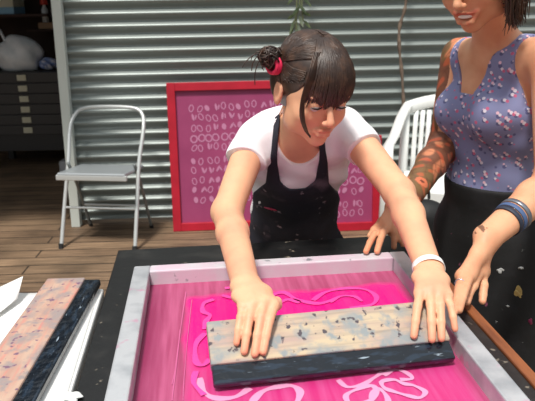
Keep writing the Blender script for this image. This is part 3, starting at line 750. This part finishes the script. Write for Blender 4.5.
M_skinG = skin_mat('skin_fair', (232, 178, 142), (220, 160, 130))
F.build('body', M_skinG, girl, tint=girl_tint); del F
# eyes: dark lash lines under the lids, eyebrows
M_lash = mat('lash_brown', (38, 24, 20), .6)
for q in (-1, 1):
    mb = MB(); pts_ = [P(q * .030 + dx, .0885 - 10 * dx * dx - .0005, -.0055 + 14 * dx * dx) for dx in np.linspace(-.0135, .0135, 7)]
    mb.tube(pts_, [.0006, .0014, .0019, .002, .0019, .0014, .0006], 6); place_world(mb.build('eyelashes', M_lash, smooth=True), girl)
    mb = MB(); mb.ball(P(q * .030, .0765, -.004), .0118, 16); place_world(mb.build('eye', mat('eye_white', (190, 180, 176), .3) if q < 0 else bpy.data.materials['eye_white'], smooth=True), girl)
# t-shirt
M_tee = mat('white_cotton', (242, 238, 242), .8, noise=((232, 205, 222), 9, .52, .72), bump=.15, bscale=90)
F = Field((-.20, 1.40, .60), (.36, 2.0, 1.20), .003)
girl_trunk(F, .009)
F.seg(nk - A([0, -.01, .03]), nk + A([0, -.0, .012]), .056, .052, k=.02)
X = F.x[:, None, None]; Y = F.y[None, :, None]; Z = F.z[None, None, :]
F2 = Field((-.20, 1.40, .60), (.36, 2.0, 1.20), .003)
for s_, e_ in ((sR, eR), (sL, eL)):                                  # short sleeves, cut square at the hem
    F3 = Field((-.20, 1.40, .60), (.36, 2.0, 1.20), .003); F3.seg(s_, s_ + (e_ - s_) * .6, .048, .049, k=0)
    d_ = unit(e_ - s_); c_ = s_ + (e_ - s_) * .33
    F2.a = np.minimum(F2.a, np.maximum(F3.a, ((X - c_[0]) * d_[0] + (Y - c_[1]) * d_[1] + (Z - c_[2]) * d_[2]).astype(np.float32)))
F._mix((slice(None),) * 3, F2.a, .022, False); del F2, F3
wr = .0022 * np.sin(38 * X + 55 * Z + 3 * np.sin(20 * Z)) + .0018 * np.sin(70 * Z - 45 * X + 20 * Y)
F.a = F.a + wr.astype(np.float32)
F.ell(A([.082, 1.50, 1.055]), (.060, .14, .102), k=.004, sub=True)    # scoop neckline
F.seg((.082, 1.50, 1.01), (.083, 1.53, .970), .048, .026, k=.012, sub=True)
F.build('tshirt', M_tee, girl)
# apron: bib with two straps, laid over the shirt
M_apr = mat('apron_navy', (30, 32, 44), .8, noise=[((48, 48, 60), 10, .45, .7), ((92, 80, 92), 13, .60, .74), ((150, 136, 146), 34, .66, .72)], bump=.2)
F = Field((-.14, 1.36, .28), (.32, 2.05, 1.20), .0035)
girl_trunk(F, .016)
F.seg(nk - A([0, -.01, .03]), nk + A([0, -.0, .02]), .061, .055, k=.02)
F.seg((.075, 1.86, .66), (.075, 1.83, .35), (.155, .11), (.165, .12), k=.04)
X = F.x[:, None, None]; Y = F.y[None, :, None]; Z = F.z[None, None, :]
ax_ = np.abs(X - .077)
yc = 1.60 + (1.03 - Z) * .62                                          # centre line of the trunk
front = (Y - yc)                                                       # front half only
scoop = Z - np.where(ax_ < .060, .893 + 3.0 * np.clip(ax_ - .018, 0, 1) ** 1.35, .893 + 3.0 * .042 ** 1.35 - (ax_ - .060) * 1.5)            # bib top edge, rising to the sides
bib = np.maximum(scoop, ax_ - (.098 + np.clip(.90 - Z, 0, .3) * .35)) * .7
xs = .062 - np.clip(Z - .97, 0, 1) * .10                               # straps converge towards the neck
strap = np.maximum(np.abs(ax_ - xs) - (.0075 + np.clip(1.0 - Z, 0, .1) * .12), -(Z - .88))
reg = np.minimum(bib, strap) 
reg = np.maximum(reg, np.where(Z < .80, Y - yc - .03, Y - yc + .0) * .8 if False else (Y - yc) * .8)
F.a = F.a + (.002 * np.sin(45 * X + 18 * Z)).astype(np.float32)
F.a = np.maximum(F.a, reg.astype(np.float32)); F.a = np.maximum(F.a, (.36 - Z).astype(np.float32))
F.build('apron', M_apr, girl)
_p = atY(273, 209, 1.60); _d = ray(273, 209)
for _t in np.linspace(1.3, 1.9, 600):
    _q = CO + _d * _t; _i = np.round((_q - F.lo) / F.h).astype(int)
    if np.all(_i >= 0) and np.all(_i < F.n) and F.a[tuple(_i)] < 0: _p = _q; break
place_world(MB().tube([_p + A([-.024, -.002, .006]), _p + A([-.005, -.004, .001]), _p + A([.022, -.003, -.004])], [.002, .0045, .003], 8, flat=.6).build('pocket_marker', mat('marker_pink', (190, 60, 90), .5), smooth=True), girl)
# trousers and shoes (behind the table)
M_jean = mat('dark_denim', (40, 46, 62), .8, bump=.2)
F = Field((-.12, 1.70, .03), (.28, 2.05, .78), .006)
F.seg(pel, pel + A([0, 0, .06]), (.124, .09), (.112, .085), k=.02)
for q in (-1, 1): F.seg(pel + A([q * .062, 0, -.03]), (.075 + q * .075, 1.87, .38), .072, .052, k=.03); F.seg((.075 + q * .075, 1.87, .38), (.075 + q * .08, 1.90, .08), .052, .042, k=.02)
F.a = np.maximum(F.a, (.06 - F.z)[None, None, :]); F.build('trousers', M_jean, girl)
for q in (-1, 1):
    F = Field((-.12, 1.6, -.01), (.28, 2.0, .14), .005); F.seg((.075 + q * .08, 1.905, .045), (.075 + q * .09, 1.78, .03), (.038, .045), (.036, .03), k=.02, side=(1, 0, 0)); F.a = np.maximum(F.a, (.0 - F.z)[None, None, :]); F.build('shoe', M_dark, girl)
# paper wristband on her left wrist
ax1 = unit(wL - eL)
def band(c, axis, side, rx, ry, wd, th=.0012, n=28):
    a_ = unit(axis); s_ = unit(A(side) - a_ * np.dot(side, a_)); n_ = np.cross(a_, s_); vs = []; fs = []
    for k in range(n):
        t = 2 * PI * k / n
        for (o_1, o_2) in ((-wd / 2, 0), (wd / 2, 0), (wd / 2, th), (-wd / 2, th)):
            vs.append(c + a_ * o_1 + s_ * math.cos(t) * (rx + o_2) + n_ * math.sin(t) * (ry + o_2))
    for k in range(n):
        j = (k + 1) % n
        for q in range(4): fs.append((4 * k + q, 4 * j + q, 4 * j + (q + 1) % 4, 4 * k + (q + 1) % 4))
    return MB().add(vs, fs)
wbnd = place_world(band(wL, ax1, (1, 0, 0), .0290, .0255, .014).build('wristband', mat('white_paper_band', (246, 246, 244), .6), smooth=True), girl)
# hair
M_hairG = mat('brown_hair', (50, 34, 27), .42, noise=((80, 56, 42), 40, .45, .65, (1, 1, 1)), spec=.6)
hf = Field(HC - .15, HC + .15, .003)
hf.ell(P(0, -.014, .034), A([.083, .102, .090]) * .97, HM, k=.0); hf.ell(P(0, -.05, -.005), A([.072, .058, .075]) * .97, HM, k=.03)
Xh = hf.x[:, None, None] - HC[0]; Yh = hf.y[None, :, None] - HC[1]; Zh = hf.z[None, None, :] - HC[2]
lr = Xh * HM[0][0] + Yh * HM[0][1] + Zh * HM[0][2]; lf = Xh * HM[1][0] + Yh * HM[1][1] + Zh * HM[1][2]; lu = Xh * HM[2][0] + Yh * HM[2][1] + Zh * HM[2][2]
cut = np.maximum(lf - .045, 0) * 1.2 - (lu - .028) ; cut = np.where(lf > .0, (.040 - lu) * .8 + np.minimum(lf - .060, 0) * 1.5, (-.055 - lu) * .8 - np.minimum(lf, 0) * .2)
hf.a = np.maximum(hf.a, cut.astype(np.float32))
hf.a += (.0018 * np.clip(1 - np.abs(lr) / .004, 0, 1)).astype(np.float32)
hf.build('hair', M_hairG, girl)
def hp(r, f_, u, s=1.0):                                              # direction -> point on the hair shell
    d = A([r, f_, u], float); d = d / math.sqrt((d[0] / .0815) ** 2 + (d[1] / .1005) ** 2 + (d[2] / .0875) ** 2)
    d = d * s; return P(d[0], d[1] - .014, d[2] + .034)
mb = MB()
bunc = (-.100, -.030, .064)
for i in range(520):                                                  # strands from the parting to the side bun
    side_ = -1 if i % 2 else 1
    th = rng.uniform(-.15, 1.75); a0_ = (side_ * .03, math.cos(th + .35), math.sin(th + .35) if th < 1.3 else .95)
    a0_ = (side_ * .02, math.cos(.75 + th * .95), math.sin(.75 + th * .95))
    e_ = (side_ * .93, -.10 + rng.normal(0, .05), .20 + rng.normal(0, .10) - .12 * (th - .8))
    mid = (side_ * .55, a0_[1] * .75 + .05, max(.2, a0_[2] * .9) + .1)
    pts_ = [hp(*((A(a0_) * (1 - t) ** 2 + 2 * A(mid) * t * (1 - t) + A(e_) * t * t)), 1.0 + .012 * math.sin(t * 3) + rng.uniform(-.006, .012)) for t in np.linspace(0, 1, 9)]
    mb.tube(pts_, [.0008] + [.0017] * 7 + [.0012], 4, cap=False)
for i in range(330):                                                  # swept back from the hairline and up from the nape
    side_ = -1 if i % 2 else 1; v = rng.uniform(-.55, 1)
    a0_ = (side_ * (.72 + .1 * v), min(.62 - 1.3 * v, .85), .05 - .55 * v + rng.normal(0, .03)); e_ = (side_ * .93, -.10 + rng.normal(0, .05), .22 + rng.normal(0, .08))
    pts_ = [hp(*(A(a0_) * (1 - t) + A(e_) * t + A([side_ * .15, 0, .0]) * math.sin(PI * t)), 1.0 + rng.uniform(-.004, .012)) for t in np.linspace(0, 1, 7)]
    mb.tube(pts_, [.0008] + [.0016] * 5 + [.0012], 4, cap=False)
for i in range(430):                                                  # fringe
    q = rng.uniform(-1, 1); top = (q * .22 + .02, .35 + rng.uniform(-.1, .2), .95)
    low = (q * .74 + .08, .95, -.31 + .04 * abs(q) + rng.normal(0, .05)); mid = (q * .54 + .05, .85, .68)
    L_ = rng.uniform(.92, 1.06)
    pts_ = [hp(*((A(top) * (1 - t) ** 2 + 2 * A(mid) * t * (1 - t) + A(low) * t * t)), 1.015 + .10 * t + rng.uniform(-.01, .02)) for t in np.linspace(0, L_, 10)]
    mb.tube(pts_, [.0012] + [.0021] * 6 + [.0017, .0013, .0005], 4, cap=False)
for i in range(46):                                                   # long lock down the cheek
    j = rng.normal(0, 1); pts_ = [P(-.020 + .012 * j, .050, .104), P(-.046 + .008 * j, .0765, .065), P(-.062 + .0025 * j, .078, .018), P(-.058 + .002 * j, .080 + .001 * j, -.025), P(-.046 + .0015 * j, .088, -.055), P(-.034, .092, -.066 - rng.uniform(0, .006))]
    mb.tube(catmull(pts_, 3), [.0016] * 13 + [.0012, .0008, .0005], 4, cap=False)
o = mb.build('hair_strands', M_hairG, smooth=True); place_world(o, girl)
mb = MB()
for i in range(170):                                                  # side bun
    a_, b_ = rng.uniform(0, 2 * PI, 2); n1 = unit(rng.normal(0, 1, 3)); n2 = unit(np.cross(n1, rng.normal(0, 1, 3))); R_ = rng.uniform(.012, .021)
    cc = A(bunc) + rng.normal(0, .004, 3); pts_ = [P(*(cc + R_ * (n1 * math.cos(t) + n2 * math.sin(t)))) for t in np.linspace(a_, a_ + 3.6, 9)]
    mb.tube(pts_, .0016, 4, cap=False)
for i in range(9):                                                   # loose ends
    j = rng.normal(0, .005, 3); pts_ = [P(*(A(bunc) + A([-.010, 0, 0]))), P(*(A(bunc) + A([-.022, 0, .002]) + j)), P(*(A(bunc) + A([-.028, 0, -.016]) + 2 * j)), P(*(A(bunc) + A([-.024, 0, -.034]) + 3 * j))]
    mb.tube(catmull(pts_, 3), .0011, 4, cap=False)
place_world(mb.build('hair_bun', M_hairG, smooth=True), girl)
mb = MB(); c0 = A(bunc) + A([.008, .010, -.016])
for k in range(3):
    ring = [P(*(c0 + A([.004 * (k - 1) , 0, 0]) + 0.0165 * A([.25 * math.cos(t), math.cos(t), math.sin(t)]))) for t in np.linspace(0, 2 * PI, 17)[:-1]]
    mb.tube(ring, .0048, 7, closed=True)
place_world(mb.build('hair_tie', mat('hair_tie_pink', (224, 40, 84), .6), smooth=True), girl)

# ------------------------------------------------------------------ WOMAN
wo = thing('person', 'smiling woman with tattooed arm in patterned blue tank top standing at the table', 'person', (.64, 1.80, 0))
wsR = atY(459, 56, 1.90); weR = atY(443, 146, 1.84); wwR = atY(404, 206, 1.58)
wsL = atY(552, 54, 1.60); weL = atY(553, 182, 1.50); wwL = atY(487, 238, 1.33)
shc = (wsR + wsL) / 2; sdv = unit(wsL - wsR); fwd = unit(np.cross(sdv, A([0, 0, 1.0])));  fwd = fwd if fwd[1] < 0 else -fwd
wwa = atY(490, 185, 1.80); wpe = wwa + A([.03, .02, -.14]); wch = shc * .55 + wwa * .45 + A([0, 0, .02]); wch = wch - fwd * .0
wnk = shc + A([-.01, .01, .045])
MHC = atY(480, -29, 1.62); MM = head_frame(math.radians(-46), math.radians(21), math.radians(-4))
def woman_trunk(F, g=0.0, part='all'):
    F.seg(wpe, wwa, (.165, .115), (.118, .092), k=.04, grow=g, side=sdv)
    F.seg(wwa, wch, (.118, .092), (.142, .098), k=.04, grow=g, side=sdv)
    F.seg(wch, shc - A([0, 0, .03]), (.142, .098), (.125, .075), k=.04, grow=g, side=sdv)
    for q in (-1, 1): F.ell(wch + sdv * q * .068 + fwd * .075 - A([0, 0, .005]), (.058, .055, .058), k=.03, grow=g)
def woman_shoulders(F, g=0.0):
    F.seg(wsR + sdv * .03, wsL - sdv * .03, (.040, .045), (.040, .045), k=.05, side=(0, 0, 1), grow=g)
F = Field((.14, 1.02, .55), (1.06, 2.05, 1.66), .0030)
woman_trunk(F); woman_shoulders(F)
F.seg(wnk - A([0, 0, .05]), MHC - MM[1] * .03 - MM[2] * .055, .056, .052, k=.035)
PW, wup, wlo = add_head(F, MHC, MM, 1.14, smile=1.4)
for s_, e_, w_, gsc in ((wsR, weR, wwR, 1), (wsL, weL, wwL, 1)):
    F.seg(s_, e_, .050, .041, k=.03); mid = e_ + (w_ - e_) * .3
    F.seg(e_, mid, .042, .041, k=.02); F.seg(mid, w_, .041, (.030, .025), k=.02, side=(1, 0, 0))
# right hand resting on the frame
kR = [atY(380, 231, 1.50), atY(387, 229, 1.505), atY(394, 229, 1.52), atY(400, 232, 1.54)]
kT = [atZ(366, 251.5, .7975), atZ(377, 251.5, .7975), atZ(394, 247, .758 + .006), atZ(403, 245, .758 + .006)]
hand(F, wwR, kR, kT, [.012, .014, .012, .010], [.0088, .0092, .0090, .0082], wr=(.030, .022), thumb=[wwR + A([-.03, -.01, -.01]), atY(381, 222, 1.52), atY(374, 230, 1.50), atY(370, 236, 1.47)])
# left hand over the right-hand rail
kL = [atY(462, 277, 1.235), atY(470, 276, 1.245), atY(478, 275, 1.27), atY(484, 272, 1.30)]
tipA = atZ(454, 312, .7975); tipB = atZ(459, 310, .797)
hand(F, wwL, kL[:2], [tipA, tipB], [.006, .006], [.0095, .0095], wr=(.026, .020))
F.seg(wwL, (kL[2] + kL[3]) / 2, (.026, .020), (.018, .013), k=.015, side=kL[3] - kL[2])
F.seg(kL[0], kL[3], (.013, .013), k=.012)
finger(F, [kL[3] + A([-.006, 0, 0]), atY(484, 285, 1.265), atY(483, 295, 1.25), atY(482.5, 301, 1.24)], .0098, .0080)
tB3 = atY(482.5, 301, 1.24)
finger(F, [kL[2], atY(474, 286, 1.24), atY(470, 292, 1.22), atZ(467, 302, .772)], .0092, .0078)
def woman_tint(V):
    T = np.ones((len(V), 3))
    for L_ in (wup, wlo):
        for i in range(4):
            d, _ = sdist(V, L_[i], L_[i + 1]); k = soft(d, .0056, .002); T = T * (1 - k) + k * A([.78, .36, .38])
    # sleeve tattoo on the right arm: rosettes, leaves and dark fields
    d1, t1 = sdist(V, wsR, weR); d2, t2 = sdist(V, weR, wwR)
    m1 = (d1 < .072) & (V @ sdv < (wsR @ sdv) + .03); m2 = (d2 < .056) & (t2 < .90)
    msk = (m1 | m2)
    x, y, z = (V * 1.0).T
    n1 = np.sin(62 * z + 3.1 * np.sin(45 * x + 20 * y)) + np.sin(70 * x - 40 * y + 2.5 * np.sin(50 * z)); n2 = np.sin(130 * z - 95 * x + 3 * np.sin(60 * y)) + np.sin(160 * y + 110 * x)
    dark = np.clip((n1 + 1.25) * 2.0, 0, 1)[:, None]; line = np.clip((1.0 - np.abs(n2) * 3.0), 0, 1)[:, None]; grn = np.clip(np.sin(33 * z + 21 * x + 1.0) * 2, 0, 1)[:, None]; redm = np.clip((n2 - .9) * 2, 0, 1)[:, None]
    tc_ = np.ones((len(V), 3)) * A([.74, .56, .48]); tc_ = tc_ * (1 - dark * .85) + dark * .85 * (grn * A([.16, .24, .17]) + (1 - grn) * A([.15, .13, .14])); tc_ = tc_ * (1 - redm * .5) + redm * .5 * A([.85, .30, .22]); tc_ = tc_ * (1 - line * .65) + line * .65 * A([.16, .11, .11])
    # rosette on the forearm
    rc = weR + (wwR - weR) * .62 + A([-.01, -.036, .0]); dr = np.linalg.norm(V - rc, axis=1); ros = (np.sin(dr * 900) > 0) & (dr < .020)
    tc_[dr < .022] = A([.80, .45, .38]); tc_[ros] = A([.22, .12, .12])
    T[msk] = tc_[msk]
    # small dark motifs on the left forearm
    for (c_, sc_1) in ((hit_arm1, .016), (hit_arm2, .012)):
        q = V - c_; dd = np.linalg.norm(q, axis=1); k = ((dd < sc_1) & (np.sin(q[:, 0] * 420) + np.sin(q[:, 2] * 380 + 1) > .25))
        T[k] = A([.28, .26, .26])
    for t_2 in kT[:2] + kT[3:] + [tipA, tB3]:
        d = np.linalg.norm(V - t_2 - A([0, -.003, .003]), axis=1); k = soft(d, .009, .004) * .6; T = T * (1 - k) + k * A([1.1, .95, .95])
    return T
def arm_surface(px, py, a, b, r):                                     # nearest point of the arm seen through a pixel
    d = unit(ray(px, py)); best = None
    for t in np.linspace(.9, 2.2, 400):
        p = CO + d * t; dd, _ = sdist(p[None], a, b)
        if dd[0] < r * 1.02: return p
        if best is None or dd[0] < best[0]: best = (dd[0], p)
    return best[1]
hit_arm1 = arm_surface(480, 228, weL, wwL, .032); hit_arm2 = arm_surface(518, 171, weL, wwL, .042)
M_skinW = skin_mat('skin_tan', (226, 168, 132), (214, 148, 114))
F.build('body', M_skinW, wo, tint=woman_tint); del F
# teeth
mb = MB(); pts_ = [PW(dx, .0855 - 14 * dx * dx, -.0630 + 7 * dx * dx) for dx in np.linspace(-.020, .020, 9)]
mb.tube(pts_, .0052, 8, flat=.6, up=tuple(MM[1])); place_world(mb.build('teeth', mat('teeth_white', (236, 230, 220), .3), smooth=True), wo)
for q in (-1, 1):
    mb = MB(); pts_ = [PW(q * .030 + dx, .0895 - 10 * dx * dx, -.004 + 14 * dx * dx) for dx in np.linspace(-.0135, .0135, 7)]
    mb.tube(pts_, [.0006, .0014, .0019, .002, .0019, .0014, .0006], 6); place_world(mb.build('eyelashes', M_lash, smooth=True), wo)
    place_world(MB().ball(PW(q * .030, .0765, -.004), .0118, 16).build('eye', bpy.data.materials['eye_white'], smooth=True), wo)
    mb = MB(); mb.tube([PW(q * (.016 + .03 * t), .092 - .012 * t * t, .020 + .008 * math.sin(2.6 * t)) for t in np.linspace(0, 1, 6)], [.0018, .003, .003, .0026, .002, .001], 6, flat=.6); place_world(mb.build('eyebrow', M_lash, smooth=True), wo)
# hair: loose, falling on both sides of the neck
M_hairW = mat('dark_brown_hair', (52, 34, 26), .38, noise=((84, 56, 40), 40, .45, .65), spec=.6)
hf = Field(MHC - .17, MHC + .17, .004)
hf.ell(PW(0, -.018, .034), A([.087, .104, .094]) * 1.12, MM, k=.0); hf.ell(PW(0, -.055, -.03), A([.078, .055, .085]) * 1.04, MM, k=.03)
Xh = hf.x[:, None, None] - MHC[0]; Yh = hf.y[None, :, None] - MHC[1]; Zh = hf.z[None, None, :] - MHC[2]
lf = Xh * MM[1][0] + Yh * MM[1][1] + Zh * MM[1][2]; lu = Xh * MM[2][0] + Yh * MM[2][1] + Zh * MM[2][2]
cut = np.where(lf > .0, (.052 - lu) * .7 + np.minimum(lf - .05, 0) * .9, (-.10 - lu) * .8)
hf.a = np.maximum(hf.a, cut.astype(np.float32)); hf.build('hair', M_hairW, wo)
mb = MB()
for i in range(420):
    q = 1; j = rng.normal(0, 1, 3); e = rng.uniform(.3, 1.0)
    pts_ = [PW(q * .03, .02 + .03 * rng.uniform(-2, 1), .135), PW(q * (.085 + .004 * j[0]), .016 + .02 * j[1], .06), PW(q * (.088 + .004 * j[0]), .012 + .018 * j[1], -.02), PW(q * (.078 + .006 * j[0]), .014 + .016 * j[1], -.075 * (.6 + .4 * e)), PW(q * (.070 + .008 * j[2]), .018 + .014 * j[1], -.100 * e - .02)]
    mb.tube(catmull(pts_, 4), [.0019] * 13 + [.0016, .0012, .0009, .0005], 4, cap=False)
place_world(mb.build('hair_strands', M_hairW, smooth=True), wo)
# tank top
def floral():
    m = bpy.data.materials.new('cherry_print_cotton'); m.use_nodes = True; nt = m.node_tree; b = nt.nodes['Principled BSDF']; b.inputs['Roughness'].default_value = .75
    tc = nt.nodes.new('ShaderNodeTexCoord'); cur = None
    def dots(scale, off, rad, col, cur, rnd=.75):
        mp = nt.nodes.new('ShaderNodeMapping'); mp.inputs['Location'].default_value = off; nt.links.new(tc.outputs['Object'], mp.inputs[0])
        v = nt.nodes.new('ShaderNodeTexVoronoi'); v.inputs['Scale'].default_value = scale; v.inputs['Randomness'].default_value = rnd; nt.links.new(mp.outputs[0], v.inputs['Vector'])
        r = nt.nodes.new('ShaderNodeMapRange'); r.inputs[1].default_value = rad; r.inputs[2].default_value = rad * .8; nt.links.new(v.outputs['Distance'], r.inputs[0])
        mx = nt.nodes.new('ShaderNodeMix'); mx.data_type = 'RGBA'; nt.links.new(r.outputs[0], mx.inputs['Factor']); mx.inputs['B'].default_value = lin(col)
        if cur is None: mx.inputs['A'].default_value = lin((130, 134, 174))
        else: nt.links.new(cur, mx.inputs['A'])
        return mx.outputs['Result']
    S = 48
    cur = dots(S, (.004, 0, .003), .32, (90, 92, 134), cur)
    cur = dots(S, (0, 0, 0), .25, (220, 212, 226), cur)
    cur = dots(S, (-.0065, 0, .004), .24, (200, 100, 136), cur)
    cur = dots(S, (.006, 0, -.005), .22, (232, 190, 206), cur)
    nt.links.new(cur, b.inputs['Base Color']); return m
F = Field((.36, 1.40, .78), (.98, 2.05, 1.42), .0034)
woman_trunk(F, .008); woman_shoulders(F, .007)
X = F.x[:, None, None]; Y = F.y[None, :, None]; Z = F.z[None, None, :]
su = (X - shc[0]) * sdv[0] + (Y - shc[1]) * sdv[1] + (Z - shc[2]) * sdv[2]          # across the shoulders, + = her left
ff = (X - shc[0]) * fwd[0] + (Y - shc[1]) * fwd[1]
zz = Z - shc[2]
F.a = F.a + (.0016 * np.sin(60 * Z + 30 * su)).astype(np.float32)
front = ff > -.01
neckc = np.where(front, np.maximum(np.abs(su + .028) - (.030 + .55 * np.clip(zz + .098, 0, .2) ** 1.1), -(zz + .098)), np.maximum(np.abs(su) - .06, -(zz + .05)))
arm = np.maximum((.098 - .02 * 0) - np.abs(su), -(zz + .13)) if False else None
outer = np.where(zz > -.12, np.where(su < 0, np.abs(su) - .030, np.abs(su)) - (.102 + .25 * np.clip(-zz - .06, 0, .1)), -1)
reg = np.maximum(-neckc, outer)
reg = np.maximum(reg, (wwa[2] - .0 + .0) - Z + .06 * 0 - .012 * np.cos(su * 14))
F.a = np.maximum(F.a, (reg * .85).astype(np.float32))
F.build('tank_top', floral(), wo)
# long black apron skirt
M_skirt = mat('black_skirt_cloth', (14, 14, 16), .8, noise=[((30, 30, 34), 12, .5, .7), ((120, 60, 84), 26, .70, .73), ((130, 132, 130), 38, .71, .74)], bump=.2)
F = Field((.36, 1.35, .10), (1.16, 2.15, 1.02), .006)
woman_trunk(F, .014)
F.seg(wpe + A([0, 0, -.02]), wpe + A([.03, -.03, -.52]), (.19, .14), (.25, .20), k=.05, side=sdv)
X = F.x[:, None, None]; Y = F.y[None, :, None]; Z = F.z[None, None, :]
F.a = F.a + (.007 * np.sin(26 * (X * sdv[0] + Y * sdv[1]) + 2 * np.sin(9 * Z)) * np.clip((.85 - Z) * 3, 0, 1)).astype(np.float32)
F.a = np.maximum(F.a, (Z - (wwa[2] + .018)).astype(np.float32)); F.a = np.maximum(F.a, (.22 - Z).astype(np.float32))
skirt = F.build('long_skirt', M_skirt, wo, relax=2); Fs = F
def skirt_hit(px, py):
    d = ray(px, py)
    for t in np.linspace(1.2, 2.4, 900):
        p = CO + d * t; i = np.round((p - Fs.lo) / Fs.h).astype(int)
        if np.all(i >= 0) and np.all(i < Fs.n) and Fs.a[tuple(i)] < 0: return p
    return None
for (px, py, rx, rz, m_) in ((518, 294, .011, .019, mat('ochre_paint', (176, 150, 92), .5)), (502, 271, .012, .010, mat('grey_white_paint', (170, 172, 172), .5)), (521, 268, .006, .004, bpy.data.materials['grey_white_paint']), (497, 322, .004, .004, bpy.data.materials['grey_white_paint']), (530, 322, .006, .01, mat('magenta_paint', (120, 30, 70), .5)), (508, 306, .004, .003, bpy.data.materials['grey_white_paint'])):
    p = skirt_hit(px, py)
    if p is not None:
        o = lumpy('paint_splash', tuple(p), (rx, .003, rz), m_, px, .5); o.rotation_euler = (0, 0, math.radians(-15)); o.parent = wo; o.location = tuple(p - A(wo.location))
# legs and shoes
F = Field((.5, 1.5, .04), (1.0, 2.1, .5), .007)
for q in (-1, 1):
    b_ = wpe + sdv * q * .09; F.seg((b_[0] + .02, b_[1], .45), (b_[0] + .02, b_[1] + .02, .08), .058, .038, k=.02)
F.build('leggings', M_dark, wo)
for q in (-1, 1):
    b_ = wpe + sdv * q * .09; F = Field((b_[0] - .15, b_[1] - .25, -.01), (b_[0] + .15, b_[1] + .15, .14), .005)
    F.seg((b_[0] + .02, b_[1] + .02, .045), A([b_[0] + .02, b_[1] + .02, .03]) + fwd * .15, (.042, .048), (.04, .03), k=.02, side=sdv); F.a = np.maximum(F.a, (.0 - F.z)[None, None, :]); F.build('shoe', M_dark, wo)
# bracelets on the left forearm and the ring
ax2 = unit(wwL - weL)
for k, (t, m_) in enumerate(((.60, mat('silver_bead', (130, 136, 146), .3, .6)), (.66, mat('blue_braid', (74, 98, 140), .6)), (.715, mat('dark_braid', (44, 52, 70), .6)))):
    c_ = weL + (wwL - weL) * t; r_ = .0405 - .012 * max(0, t - .3) / .7 * 1.0
    place_world(band(c_, ax2, (1, 0, 0), r_ + .001, r_ - .0005, .0115, .003).build('bracelet', m_, smooth=True), wo)
rp = arch(kL[0], tipA, .006); c_ = rp[0] * .35 + rp[1] * .65; mb = MB(); a_ = unit(rp[1] - rp[0]); s_ = unit(np.cross(a_, A([0, 0, 1.0]))); n_ = np.cross(a_, s_)
mb.tube([c_ + .0100 * (s_ * math.cos(t) + n_ * math.sin(t)) for t in np.linspace(0, 2 * PI, 21)[:-1]], .0013, 6, closed=True); mb.ball(c_ - s_ * .011 , (.004, .004, .003), 10)
rg = place_world(mb.build('ring', mat('silver', (190, 195, 215), .2, .8), smooth=True), wo); rg['label'] = 'silver ring'
